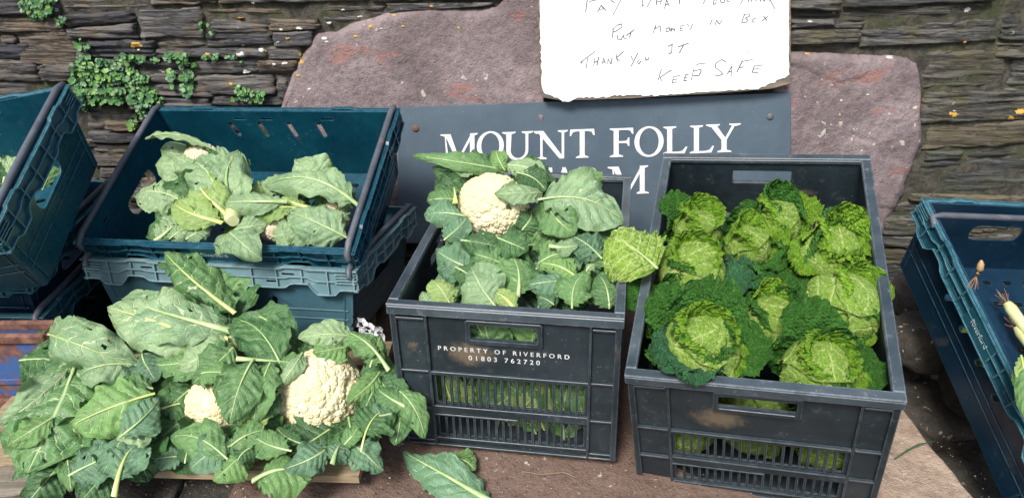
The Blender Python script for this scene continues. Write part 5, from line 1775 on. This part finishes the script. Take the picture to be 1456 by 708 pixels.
# leaves standing low inside the crate, seen through the slots
Rm = Euler((R(.4), R(-1.4), R(-8.9))).to_matrix(); Lm = Vector((.038, 1.348, .018))
for i in range(15):
    x = -.17 + .34 * i / 14 + rs.uniform(-.01, .01)
    a = Vector((x, -.268 + rs.uniform(0, .02), rs.uniform(.01, .06))); b = Vector((max(-.15, min(.15, x + rs.uniform(-.13, .13))) * .9, -.262 + rs.uniform(0, .03), rs.uniform(.15, .245)))
    a.x *= .85
    put_leaf(lp, lm_org, Lm + Rm @ a, Lm + Rm @ b, rs.uniform(.022, .032), rs.choice(['leaf_dark', 'leaf_mid', 'leaf_blue', 'leaf_lime']), k=.25, arch=.1, ruf=.12, facing=Rm @ Vector((0, -1, .1)), riboff=.7, nu=18, nv=12)

for i in range(9):
    x = -.11 + .22 * i / 8
    a = Vector((x, -.250, .17)); b = Vector((x + rs.uniform(-.05, .05), -.255, .285))
    put_leaf(lp, lm_org, Lm + Rm @ a, Lm + Rm @ b, .035, rs.choice(['leaf_dark', 'leaf_mid', 'leaf_fresh']), k=-.5, arch=.5, ruf=.3, facing=Rm @ Vector((rs.uniform(-.3, .3), -1, .3)), riboff=.4)

def savoy_leaf(parent, org, P0, P1, W, tone, **kw):
    kw.setdefault('kind', 'savoy'); kw.setdefault('blister', .0035); kw.setdefault('nu', 90); kw.setdefault('nv', 70); kw.setdefault('frill', .006)
    return put_leaf(parent, org, P0, P1, W, tone, **kw)
sl = at_depth(905, 350, 1.36)
ls = empty('savoy_leaf', sl)
tag(ls, 'single crinkled savoy leaf hanging over the right rim of the middle black crate', 'cabbage leaf')
savoy_leaf(ls, sl, at_depth(934, 382, 1.305), at_depth(866, 338, 1.345), .062, 'savoy_head', arch=.5, k=(-.35, -.5), roll=6, riboff=.8, seed=88, pet=.02, r0=.0032, rib='rib', bl_scale=1.7, jag=.16)

# ---------------------------------------------------------------- leaves in the tilted teal crate (zoom: 180 + x/3.079, 150 + y/3.079)
def B_(x, y, lift=0.0):
    px, py = 180 + x / 3.079, 150 + y / 3.079
    D = 1.535 + .00080 * (340 - py)
    return at_depth(px, py, D - lift)
def bheap(parent, org, rows):
    for (x0, y0), (x1, y1), w, tone, kw in rows:
        kw = dict(kw); l0 = kw.pop('l', .02); l1 = kw.pop('l1', l0)
        if tone == 'leaf_mid': tone = 'leaf_pale' if w % 4 < 3 else 'leaf_fresh'
        put_leaf(parent, org, B_(x0, y0, l0), B_(x1, y1, l1), w / 3.079 * 1.58 / F_PX, tone, **dict(dict(widen=1.65), **kw))
gB = 'trimmed cauliflowers in the tilted teal crate'
org = B_(440, 460, -.03)
cF = cauliflower('upturned cauliflower with its pale cut stalk showing in the tilted teal crate', org, gB)
add_curd(cF, org, B_(332, 240, -.006), .040, 1, (0, 0, 0), (1, 1, .9), 'curd_grey')
bheap(cF, org, [
    ((380, 420), (120, 450), 95, 'leaf_dark', dict(l=-0.018)),
    ((400, 380), (180, 250), 90, 'leaf_dark', dict(l=-0.020)),
    ((440, 400), (500, 240), 80, 'leaf_dark', dict(l=-0.018)),
    ((340, 470), (200, 560), 70, 'leaf_dark', dict(l=-0.013)),
    ((390, 200), (82, 148), 34, 'leaf_pale', dict(l=.02, l1=.03, k=(-1.2, -.3), arch=.6, roll=15)),
    ((380, 230), (150, 200), 52, 'leaf_mid', dict(l=-.02, k=-.4, arch=.5)),
    ((260, 430), (40, 400), 105, 'leaf_mid', dict(l=.0, k=(-.5, -.6), arch=.6, seed=803)),
    ((300, 330), (130, 260), 50, 'leaf_mid', dict(l=.01, k=-.5, arch=.5)),
    ((330, 300), (200, 225), 40, 'leaf_pale', dict(l=.02, k=-.5, arch=.5)),
    ((440, 480), (395, 185), 60, 'leaf_pale', dict(l=.02, l1=.0, k=(-.6, -.6), arch=.5, r0=.006, riboff=.7)),
    ((420, 500), (252, 245), 58, 'leaf_pale', dict(l=.03, l1=.02, k=(.3, -.7), arch=.7, riboff=.7, r0=.0075, sway=-.1)),
    ((470, 480), (490, 200), 62, 'leaf_pale', dict(l=.03, l1=.02, k=(-.6, -.9), arch=.5, r0=.0085, riboff=.7)),
    ((450, 490), (310, 320), 48, 'leaf_lime', dict(l=.045, l1=.04, k=(-.3, -.5), arch=.6, riboff=.5, r0=.007)),
    ((420, 515), (205, 425), 40, 'leaf_lime', dict(l=.045, l1=.03, k=(.8, -.5), arch=.5, sway=.12, r0=.0065)),
    ((510, 470), (580, 330), 36, 'leaf_lime', dict(l=.01, k=-.6, arch=.4)),
    ((490, 500), (600, 430), 36, 'leaf_mid', dict(l=.01, k=-.6, arch=.4)),
])
mb = MB()
a, b = B_(466, 506, .050), B_(455, 450, .01)
mb.tube([a - org, a.lerp(b, .1) - org, b - org], [.0115, .0135, .034], 16)
mb.build('stalk', M['stalk'], cF)
org = B_(780, 470, -.03)
cG = cauliflower('cauliflower at the right end of the tilted teal crate with long arched leaves', org, gB)
add_curd(cG, org, B_(905, 485, -.008), .036, 0, (0, 40, 0), (1, 1, .8), 'curd_grey')
bheap(cG, org, [
    ((800, 460), (640, 380), 80, 'leaf_dark', dict(l=-0.018)),
    ((800, 480), (960, 420), 80, 'leaf_dark', dict(l=-0.018)),
    ((800, 520), (900, 560), 70, 'leaf_dark', dict(l=-0.013)),
    ((880, 400), (745, 238), 66, 'leaf_mid', dict(l=-.015, l1=.0, k=(-.6, -.4), arch=.7)),
    ((860, 345), (800, 240), 40, 'leaf_pale', dict(l=-.005, k=-.6, arch=.7)),
    ((1010, 440), (605, 352), 50, 'leaf_mid', dict(l=.03, l1=.03, k=(-.6, -.8), arch=.6, sway=-.09, riboff=.8, r0=.006)),
    ((700, 380), (590, 340), 36, 'leaf_mid', dict(l=.01, k=-.6, arch=.5)),
    ((990, 450), (880, 370), 46, 'leaf_mid', dict(l=.01, k=-.6, arch=.5)),
    ((700, 425), (428, 425), 36, 'leaf_mid', dict(l=.05, l1=.05, k=(-.3, -1.0), arch=.5, riboff=.8, r0=.006, roll=-8)),
    ((800, 450), (680, 400), 24, 'leaf_lime', dict(l=.03, k=-.6, arch=.3, r0=.007)),
    ((740, 450), (530, 500), 38, 'leaf_lime', dict(l=.035, l1=.03, k=(-.7, -.3), arch=.5, riboff=.7)),
    ((900, 450), (840, 430), 26, 'leaf_dark', dict(l=.02, k=-.5, arch=.5)),
    ((965, 580), (705, 465), 58, 'leaf_pale', dict(l=.04, l1=.045, k=(-.5, -.5), arch=.5, riboff=.7, seed=822)),
    ((960, 520), (900, 440), 40, 'leaf_mid', dict(l=.015, k=-.6, arch=.5)),
    ((840, 585), (690, 520), 46, 'leaf_mid', dict(l=.03, k=-.5, arch=.5)),
])
org = B_(580, 540, -.03)
cH = cauliflower('cauliflower at the front of the tilted teal crate, one leaf drooping over the rim', org, gB)
add_curd(cH, org, B_(650, 532, -.004), .034, 1, (0, 0, 90), (1, 1, .9), 'curd_grey')
bheap(cH, org, [
    ((600, 540), (700, 570), 50, 'leaf_dark', dict(l=-0.009)),
    ((560, 530), (420, 560), 60, 'leaf_dark', dict(l=-0.009)),
    ((470, 545), (620, 520), 30, 'leaf_pale', dict(l=.03, k=-.8, arch=.6)),
    ((640, 575), (790, 560), 36, 'leaf_mid', dict(l=.02, k=-.5, arch=.5)),
    ((455, 560), (590, 680), 50, 'leaf_mid', dict(l=.055, l1=.075, k=(-.5, -.8), arch=1.0, seed=831, riboff=.6)),
    ((450, 560), (400, 660), 26, 'leaf_mid', dict(l=.055, l1=.07, k=(-1.1, -.8), arch=.9)),
])
org = B_(200, 540, -.03)
cI = cauliflower('small cauliflower in the near left corner of the tilted teal crate', org, gB)
add_curd(cI, org, B_(205, 545, -.01), .03, 0, (0, 0, 20), (1.2, 1, .7), 'curd_grey')
bheap(cI, org, [
    ((300, 560), (95, 565), 50, 'leaf_dark', dict(l=-0.009)),
    ((130, 590), (235, 485), 44, 'leaf_pale', dict(l=.01, k=(-.8, -.3), arch=.7, riboff=.7, r0=.006)),
    ((190, 585), (290, 530), 36, 'leaf_pale', dict(l=.02, k=-.7, arch=.6, riboff=.6)),
    ((260, 585), (370, 540), 40, 'leaf_mid', dict(l=.03, k=-.6, arch=.6)),
])

# ---------------------------------------------------------------- leaves in the left edge crate and in the metal box
org = at_depth(20, 250, 1.66)
cJ = cauliflower('cauliflower leaves in the topmost crate at the left edge', org)
for (a, b, w, tone, kw) in [((30, 270), (-60, 240), 34, 'leaf_dark', dict(k=-.4)), ((10, 300), (60, 210), 26, 'leaf_dark', dict(k=-.4)), ((18, 262), (44, 198), 18, 'leaf_pale', dict(k=-.9, arch=.8)), ((5, 280), (30, 205), 16, 'leaf_pale', dict(k=-.7, arch=.7, r0=.005)), ((0, 270), (12, 215), 15, 'leaf_lime', dict(k=-.7, arch=.7)),
                            ((60, 270), (70, 215), 15, 'leaf_mid', dict(k=-.6, arch=.6)), ((-10, 285), (45, 250), 20, 'leaf_pale', dict(k=-.7, arch=.6)), ((0, 300), (20, 268), 14, 'leaf_lime', dict(k=-.5, arch=.6)), ((-50, 290), (-10, 220), 24, 'leaf_mid', dict(k=-.6)), ((50, 290), (60, 240), 18, 'leaf_pale', dict(k=-.5))]:
    put_leaf(cJ, org, at_depth(*a, 1.58), at_depth(*b, 1.64), w * 1.6 / F_PX, tone, **kw)
add_curd(cJ, org, at_depth(30, 262, 1.66), .035, 1, (0, 0, 0), (1, 1, .9), 'curd_grey')
org = at_depth(10, 450, 1.6)
bl = empty('cabbage_leaf', org)
tag(bl, 'pale green leaf lying in the rusted metal box', 'leaf')
put_leaf(bl, org, at_depth(-50, 462, 1.60), at_depth(38, 455, 1.60), .028, 'leaf_pale', k=-.5, arch=.5)

# leaf lying on the ledge under the middle crate
org = at_z(640, 675, .01)
gl = empty('fallen_leaf', org)
tag(gl, 'cauliflower leaf fallen on the ledge in front of the middle black crate', 'leaf')
put_leaf(gl, org, at_z(700, 716, .010), at_z(572, 642, .018), .036, 'leaf_blue', arch=.25, k=(-.30, -.55), riboff=.9, r0=.0075, facing=Vector((0, -.1, 1)), ruf=.4, seed=905, pet=.02, jag=.22, widen=1.0)
put_leaf(gl, org, at_z(640, 650, .02), at_z(676, 668, .02), .026, 'leaf_mid', arch=.25, k=-.3, facing=Vector((0, -.1, 1)), seed=906)

# ================================================================== savoy cabbages
def savoy_head_parts():
    """wrapped head of radius 1 made of overlapping crinkled leaves: meshes shared by the copies"""
    out = []
    for j in range(5):
        nu, nv = 150, 140
        U, V = np.meshgrid(np.linspace(0, 1, nu + 1), np.linspace(-1, 1, nv + 1), indexing='ij')
        a = R(-62) + (R(148 + 6 * j) + R(62)) * U * .82            # along the midrib, from below the head up and over
        half = R(74) * np.clip(np.sin(np.pi * (U * .93 + .04) ** .9), 0, 1) ** .42
        b = half * V * (1 + .06 * vnoise(U * 7, V * 0 + j, U * 0, j))
        r = 1 + .034 * j
        # blisters
        sx, sy = a * 6.6, b * 6.6
        wx = .4 * fbm(sx, sy, U * 0, j, 2); wy = .4 * fbm(sx, sy, U * 0 + 7, j, 2)
        f1, f2 = worley2(sx * 1.5 + wx, sy * 1.5 + wy, j * 7)
        g1, g2 = worley2(sx * .62 + wx, sy * .62 + wy, j * 7 + 3)
        e1 = np.clip((f2 - f1) / .30, 0, 1); e2 = np.clip((g2 - g1) / .13, 0, 1)
        lat = np.clip(np.abs(((U * 6.5 - np.abs(V) * 1.7 + .22 * fbm(U * 5, V * 4, U * 0, j, 2)) % 1) - .5) * 8.0, 0, 1)
        mid = np.clip(np.abs(V) / .045, 0, 1)
        edge = np.maximum(np.abs(V), np.clip((U - .35) / .65, 0, 1))
        em = np.clip((edge - .86) / .14, 0, 1)
        flare = .13 * em ** 1.5 + .035 * em * (vnoise(U * 34, V * 30, U * 0, j + 3) + .5 * vnoise(U * 70, V * 60, U * 0, j + 5))
        d = r + .042 * (np.sqrt(np.clip(1 - (f1 / .8) ** 2, 0, 1)) * .9 + .3 * e1 + .5 * e2 - .8) - .045 * (1 - lat) - .02 * (1 - mid) + flare + .05 * fbm(a * 1.2, b * 1.2, U * 0, j + 11, 2)
        # great circle patch
        x = np.cos(a) * np.cos(b); y = np.sin(b); z = np.sin(a) * np.cos(b)
        P = np.stack([x * d, y * d, z * d * .92], -1).reshape(-1, 3)
        cell = np.maximum.reduce([(1 - e1) * .50, (1 - e2) * .80, (1 - lat) * .95, (1 - mid)]).ravel()
        uv = np.stack([U * .9, (V + 1) / 2], -1).reshape(-1, 2)
        me = mesh_np('head_leaf', P, grid_faces(nu, nv), True, uv, cell)
        me.materials.append(M['savoy_head'])
        out.append(me)
    V, Fc = ico(3)
    core = mesh_np('core', V * np.array([.97, .97, .88]), Fc)
    core.materials.append(M['savoy_head'])
    return out, core
SH, SCORE = savoy_head_parts()
def savoy_outer_mesh(seed, L, W, ph, mat, k=.7, frill=.15, blister=.125, kind='savoy'):
    P, F, uv, cell, cl, phi = blade(ph, L, W, k, k, seed, pet=.0, ruf=.30, nu=170, nv=140, jag=.05, blister=blister, kind='savoy', bl_scale=.054 * 2.9, frill=frill)
    me = mesh_np('outer_leaf', P, F, True, uv, cell)
    me.materials.append(M[mat])
    return me
SO = {}
# radius-1 units: leaves start under the head, swing outwards and up, then the margin falls back
for nm, mat in (('mid', 'savoy_mid'), ('outer', 'savoy_outer'), ('blue', 'savoy_blue')):
    SO[nm] = [
        savoy_outer_mesh(11, 3.0, 1.25, [R(5), R(60), R(98), R(95), R(40)], mat, .85),       # cupped close round the head
        savoy_outer_mesh(22, 3.1, 1.35, [R(0), R(40), R(80), R(50), R(-10)], mat, .55),      # open, tip turned out
        savoy_outer_mesh(33, 3.2, 1.45, [R(-5), R(20), R(45), R(20), R(-35)], mat, .35),     # lying out flat
        savoy_outer_mesh(44, 2.7, 1.2, [R(5), R(66), R(108), R(120), R(85)], mat, .9),        # hooded over
    ]
gS = 'savoy cabbages packed in the black crate'
def S_(px, py, lift=0.0):
    D = 1.135 + .00119 * (555 - py)
    return at_depth(px, py, D - lift)
def basis(up, spin):
    z = up.normalized()
    x = Vector((1, 0, 0)); x = (x - z * x.dot(z)).normalized()
    y = z.cross(x)
    m = Matrix(((x.x, y.x, z.x), (x.y, y.y, z.y), (x.z, y.z, z.z)))
    return m @ Matrix.Rotation(R(spin), 3, 'Z')
def savoy(label, px, py, rpx, lift=-.03, up=(0, -.35, 1), spin=0, heads=(0, 1, 2, 3), outs=(), hue='savoy_head'):
    c = S_(px, py, lift)
    r = rpx * (c - CAMP).dot(Vector((0, cth, -sth))) / F_PX
    root = empty('savoy_cabbage', c)
    tag(root, label, 'cabbage', gS)
    Mb = basis(Vector(up), spin).to_4x4()
    o = link('core', SCORE, root); o.matrix_local = Mb @ Matrix.Scale(r, 4)
    az = [20, 150, 265, 80, 210]
    for q, j in enumerate(heads):
        o = link('head_leaf', SH[j], root)
        o.matrix_local = Mb @ Matrix.Rotation(R(az[q] + 17 * j), 4, 'Z') @ Matrix.Rotation(R((7 * j) % 13 - 6), 4, 'X') @ Matrix.Scale(r, 4)
    for (a, kind, idx, s, *zz) in outs:
        # azimuth in the picture: 0 = right, 90 = up (away)
        o = link('outer_leaf', SO[kind][idx], root)
        base = Vector((0, 0, (zz[0] if zz else -1.0 if kind == 'mid' else -1.22) * r))
        Ms = basis(Vector(up), 0).to_4x4()
        o.matrix_local = Ms @ Matrix.Rotation(R(a), 4, 'Z') @ Matrix.Translation(base + Vector((.12 * r, 0, 0))) @ Matrix.Scale(r * s, 4)
    return root
savoy('small savoy in the far left corner of its crate, hooded by one leaf', 992, 330, 30, -.03, (0, -.35, 1), 30, outs=[(85, 'mid', 0, 1.0), (180, 'mid', 0, 1.01), (20, 'mid', 0, 0.98), (270, 'outer', 1, .85), (130, 'outer', 1, 1.0)])
savoy('savoy against the left side of the crate below the far corner one', 984, 386, 42, -.02, (-.1, -.45, 1), 80, outs=[(95, 'mid', 0, 0.85), (140, 'mid', 0, 0.84), (50, 'mid', 0, 0.84), (185, 'mid', 0, 0.81), (5, 'mid', 0, 0.81), (200, 'outer', 0, .85), (275, 'outer', 2, .75), (320, 'blue', 1, .85)])
savoy('small savoy second from the left in the far row, sunk among dark leaves', 1062, 352, 30, -.045, (0, -.4, 1), 10, outs=[(100, 'mid', 0, 1.01), (190, 'mid', 0, 0.95), (20, 'mid', 1, .9), (300, 'outer', 1, .95), (60, 'outer', 1, 1.1)])
savoy('savoy half hidden at the middle of the far row under a dark hood', 1102, 320, 32, -.05, (0, -.35, 1), 60, outs=[(80, 'outer', 0, 1.12), (110, 'outer', 0, 1.1), (20, 'mid', 1, .9), (170, 'mid', 0, 0.95), (270, 'outer', 1, .9)])
savoy('savoy at the far right with a wide dark leaf standing behind it', 1182, 368, 42, -.025, (.05, -.45, 1), 130, outs=[(70, 'mid', 0, 1.04), (110, 'outer', 0, 1.05), (140, 'mid', 0, 0.95), (200, 'mid', 1, .8), (10, 'outer', 0, .80), (280, 'mid', 0, 0.83), (45, 'outer', 0, .9), (325, 'mid', 0, 0.85), (235, 'mid', 0, 0.85)])
savoy('largest pale savoy on the right with bold cream veins', 1196, 440, 50, .005, (.35, -.3, 1), 200, heads=(0, 1, 2, 3, 4), outs=[(20, 'mid', 0, 0.85), (60, 'mid', 0, 0.85), (150, 'mid', 0, 0.81), (240, 'outer', 1, .75), (300, 'outer', 0, .8), (105, 'outer', 0, .85), (195, 'outer', 1, .75), (270, 'mid', 1, .62)])
savoy('savoy at the near left corner, its round head ringed by frilly leaves', 995, 497, 50, -.01, (0, -.5, 1), 250, outs=[(100, 'mid', 0, 0.85), (150, 'mid', 0, 0.84), (55, 'mid', 0, 0.84), (195, 'mid', 0, 0.81), (12, 'mid', 0, 0.81), (330, 'mid', 1, .62), (205, 'blue', 1, .72, -.65), (240, 'blue', 1, .66, -.55), (285, 'outer', 0, .70, -.9), (330, 'outer', 0, .76, -.95), (70, 'outer', 1, .95), (125, 'outer', 1, .9), (355, 'outer', 1, .85), (180, 'outer', 0, .86)])
savoy('savoy at the near right corner beneath a dark arched leaf', 1163, 530, 46, -.01, (0, -.55, 1), 320, outs=[(80, 'outer', 0, .92), (45, 'mid', 0, 0.87), (125, 'mid', 0, 0.87), (170, 'mid', 0, 0.85), (5, 'mid', 0, 0.85), (355, 'outer', 1, .85), (320, 'mid', 1, .7), (250, 'mid', 0, .70), (205, 'mid', 0, .78), (95, 'outer', 1, 1.0), (40, 'outer', 0, 1.0), (295, 'outer', 0, .78)])
savoy('dark savoy sunk in the middle of the crate among outer leaves', 1092, 462, 40, -.075, (0, -.35, 1), 45, outs=[(90, 'mid', 0, 0.95), (170, 'outer', 0, .95), (20, 'outer', 0, .95), (240, 'outer', 1, .9), (300, 'outer', 1, .9), (130, 'blue', 1, 1.0), (60, 'outer', 1, 1.0)])
savoy('savoy buried between the two left ones, only dark blistered leaves showing', 955, 445, 30, -.06, (0, -.35, 1), 5, outs=[(90, 'outer', 0, 1.1), (20, 'outer', 1, 1.2), (170, 'outer', 1, 1.1), (300, 'outer', 1, 1.2), (50, 'outer', 2, 1.2)])
savoy('savoy buried right of centre under a bluish leaf', 1120, 410, 28, -.085, (0, -.35, 1), 95, outs=[(90, 'outer', 0, 1.1), (180, 'blue', 1, 1.3), (300, 'outer', 1, 1.3), (20, 'outer', 1, 1.2), (230, 'outer', 1, 1.3)])
# lower layer, seen through the slots of the crate
Rr = Euler((R(15.1), R(-5.6), R(-16.2))).to_matrix(); Lr = Vector(rc_loc)
for i, (x, y, z, lab) in enumerate([(-.118, -.205, .085, 'left'), (.0, -.195, .09, 'middle'), (.118, -.205, .085, 'right'), (-.10, .02, .09, 'back left'), (.10, .03, .09, 'back right'), (0, .2, .10, 'rearmost')]):
    root = empty('savoy_cabbage', Lr + Rr @ Vector((x, y, z)))
    tag(root, 'savoy in the bottom layer, %s one%s' % (lab, ' behind the front slots' if i < 3 else ' under the upper heads'), 'cabbage', gS)
    for q, j in enumerate((0, 2, 3)):
        o = link('head_leaf', SH[j], root)
        o.matrix_local = Matrix.Rotation(R(150 * q + 70 * i), 4, 'Z') @ Matrix.Rotation(R(20), 4, 'Y') @ Matrix.Scale(.058, 4)
    for a in (250, 300, 180):
        o = link('outer_leaf', SO['mid' if a != 300 else 'outer'][1], root)
        o.matrix_local = Matrix.Rotation(R(a + 9 * i), 4, 'Z') @ Matrix.Translation((0, 0, -.05)) @ Matrix.Scale(.026, 4)

# ================================================================== right edge crate: leeks, leaves, dry bulb
Rb = Euler((R(25.3), R(5.3), R(5.9))).to_matrix(); Lb = Vector((1.011, 1.206, .074))
def BL(x, y, z): return Lb + Rb @ Vector((x, y, z))
def leek(label, base, tip, r, seed):
    rs = random.Random(seed)
    o = empty('leek', base)
    tag(o, label, 'leek', 'leeks in the right edge crate')
    d = (tip - base)
    mb = MB()
    mb.tube([d * 0, d * .04, d * .2, d * .45], [r * .8, r * 1.15, r, r * .95], 12); mb.build('shank', M['leek_white'], o)
    mb = MB()
    for k in range(26):
        q = Vector((rs.uniform(-1, 1), rs.uniform(-1, 1), rs.uniform(-1, 1))) * r
        mb.tube([q * .4, q * .8 - d.normalized() * r * .7, q * 1.3 - d.normalized() * r * rs.uniform(1, 2.2)], .0006, 3)
    mb.build('roots', M['root'], o)
    for k in range(5):
        e = tip + Vector((rs.uniform(-.05, .05), rs.uniform(-.03, .03), rs.uniform(-.01, .03)))
        put_leaf(o, base, base + d * (.3 + .03 * k), e, .011, 'leek', k=1.0, arch=.25, ruf=.05, pet=.0, jag=.02, r0=.0015, nu=24, nv=8, facing=Vector((rs.uniform(-.5, .5), -.3, 1)))
    return o
leek('leek with rooty pale end pointing up the crate', BL(-.005, .135, .055), BL(.05, -.20, .06), .0105, 1)
leek('leek lying lower with its root end at the edge of the frame', BL(.0, .085, .045), BL(.06, -.24, .05), .0105, 2)
leek('leek whose green top runs along the near side of the crate', BL(-.07, .12, .03), BL(-.075, -.24, .07), .009, 3)
leek('leek buried under the others near the crate wall', BL(-.07, .02, .02), BL(-.10, -.26, .03), .009, 4)
ob = at_depth(1391, 384, 1.26)
ou = empty('dry_bulb', ob)
tag(ou, 'small dry brown bulb with roots by the crate wall', 'bulb')
mb = MB(); mb.tube([(0, 0, .018), (.001, 0, .012), (.002, 0, .002), (.001, 0, -.008), (0, 0, -.013)], [.002, .005, .006, .0045, .0015], 12); mb.build('bulb', M['onion'], ou)
mb = MB()
for k in range(8):
    a = k * .8
    mb.tube([(0, 0, -.012), (math.cos(a) * .005, math.sin(a) * .005, -.022), (math.cos(a) * .009, math.sin(a) * .006, -.034)], .0007, 3)
mb.build('roots', M['root'], ou)
org = at_depth(1440, 520, 1.13)
lo_ = empty('leaf_heap', org)
tag(lo_, 'green leaves heaped along the near side of the right edge crate', 'leaf heap')
for i, (a, b, w, tone) in enumerate([((1452, 505), (1480, 600), 10, 'leaf_lime'), ((1480, 500), (1460, 600), 14, 'leaf_mid'), ((1480, 430), (1520, 560), 30, 'leaf_dark')]):
    put_leaf(lo_, org, at_depth(*a, 1.225), at_depth(*b, 1.16), w * 1.15 / F_PX, tone, k=-.5, arch=.4)
for (x, y, z) in ((-.13, -.05, .06), (-.13, -.15, .07), (-.13, .03, .06), (-.13, .10, .08)):
    put_leaf(lo_, org, BL(x, y + .06, z), BL(x - .008, y - .05, z + .03), .022, 'leaf_lime', k=.2, arch=.1, facing=Rb @ Vector((-1, 0, 0)), nu=14, nv=8)

# ================================================================== small things
# crumpled black and white film between the crates
rs = random.Random(77)
wc = at_depth(524, 468, 1.50)
w_ = empty('crumpled_wrapper', wc)
tag(w_, 'crumpled black and white plastic film between the pale-rimmed crate and the middle crate', 'wrapper')
for nm, mt, dx in (('white_film', 'wrap_w', .006), ('black_film', 'wrap_k', -.004)):
    nu = nv = 16
    U, V = np.meshgrid(np.linspace(-1, 1, nu + 1), np.linspace(-1, 1, nv + 1), indexing='ij')
    f1, f2 = worley2(U * 1.7 + 5, V * 1.7, 4 if dx > 0 else 8)
    Zf = .016 * f1 + .01 * fbm(U * 2, V * 2, U * 0, 5, 2)
    P = np.stack([U * .024 + dx + .006 * fbm(U * 3, V * 3, U * 0 + 1, 6, 2), -Zf + (0 if dx > 0 else .004), V * .020 - U * .012 + .006 * fbm(U * 3, V * 3, U * 0 + 9, 7, 2)], -1).reshape(-1, 3)
    link(nm, mesh_np(nm, P, grid_faces(nu, nv), False), w_, M[mt])
rc = at_depth(903, 383, 1.42)
r_ = empty('red_stalk', rc)
tag(r_, 'dark red stalk poking up between the two black crates', 'stalk')
mb = MB(); mb.tube([Vector((-.014, .0, .016)), Vector((0, 0, .0)), Vector((.014, .0, -.022)), Vector((.02, .01, -.05))], [.005, .009, .010, .007], 10); mb.build('stalk', M['redstalk'], r_)
gb = at_z(1275, 652, .012)
g_ = empty('grass_blade', gb)
tag(g_, 'bent green grass blade lying on the tan slab', 'grass blade')
mb = MB(); mb.tube([at_z(1272, 652, .010) - gb, at_z(1290, 640, .016) - gb, at_z(1308, 631, .018) - gb, at_z(1328, 627, .014) - gb], [.0012, .0018, .0018, .0006], 6, .4); mb.build('blade', M['penny_b'], g_)
cr = empty('curd_crumbs', at_z(560, 690, 0))
tag(cr, 'tiny white cauliflower crumbs scattered on the ledge', 'crumbs')
mb = MB()
for (x, y, s) in ((554, 679, 2.2), (583, 674, 1.6), (706, 660, .8), (600, 700, .8), (890, 668, 1.2), (880, 690, .8), (1286, 690, .9), (640, 700, .6), (720, 690, .8), (780, 700, .7), (902, 700, .9), (895, 650, .7), (560, 655, .6), (690, 672, .7)):
    p = at_z(x, y, .006) - Vector(cr.location); r = s * 1.2 / F_PX
    vs = [p + Vector((a * r * rs.uniform(.6, 1.2), b * r * rs.uniform(.6, 1.2), c * r)) for a, b, c in ((1, 0, 0), (0, 1, 0), (-1, 0, 0), (0, -1, 0), (0, 0, 1), (0, 0, -1))]
    mb.add(vs, [(0, 1, 4), (1, 2, 4), (2, 3, 4), (3, 0, 4), (1, 0, 5), (2, 1, 5), (3, 2, 5), (0, 3, 5)])
o = mb.build('crumbs', M['curd_grey'], cr); o['kind'] = 'stuff'
tw = empty('twig', at_z(760, 672, .004))
tag(tw, 'thin pale straw lying on the ledge before the middle crate', 'straw')
mb = MB(); mb.tube([at_z(742, 670, .006) - tw.location, at_z(770, 674, .008) - tw.location, at_z(802, 671, .008) - tw.location, at_z(818, 678, .006) - tw.location], .0007, 4); mb.build('straw', M['wood'], tw)
print('tris', sum(len(o.data.loop_triangles) if False else sum(len(p.vertices) - 2 for p in o.data.polygons) for o in bpy.data.objects if o.type == 'MESH'))

for mt, nn_ in (('ledge', 500), ('tan', 260), ('rock', 420)):
    mb = MB()
    for k in range(nn_):
        x, y = rs.uniform(-.95, .85), .93 + abs(rs.gauss(0, .13))
        p = Vector((x, y, .003)); r = rs.uniform(.0006, .0018) * (1.6 if rs.random() < .1 else 1)
        vs = [p + Vector((a * r * rs.uniform(.6, 1.3), b * r * rs.uniform(.6, 1.3), c * r * .8)) for a, b, c in ((1, 0, 0), (0, 1, 0), (-1, 0, 0), (0, -1, 0), (0, 0, 1), (0, 0, -1))]
        mb.add(vs, [(0, 1, 4), (1, 2, 4), (2, 3, 4), (3, 0, 4), (1, 0, 5), (2, 1, 5), (3, 2, 5), (0, 3, 5)])
    tag(mb.build('grit', M[mt]), kind='stuff', label='%s grit scattered over the ledge' % {'ledge': 'brown', 'tan': 'pale', 'rock': 'dark'}[mt], cat='grit')
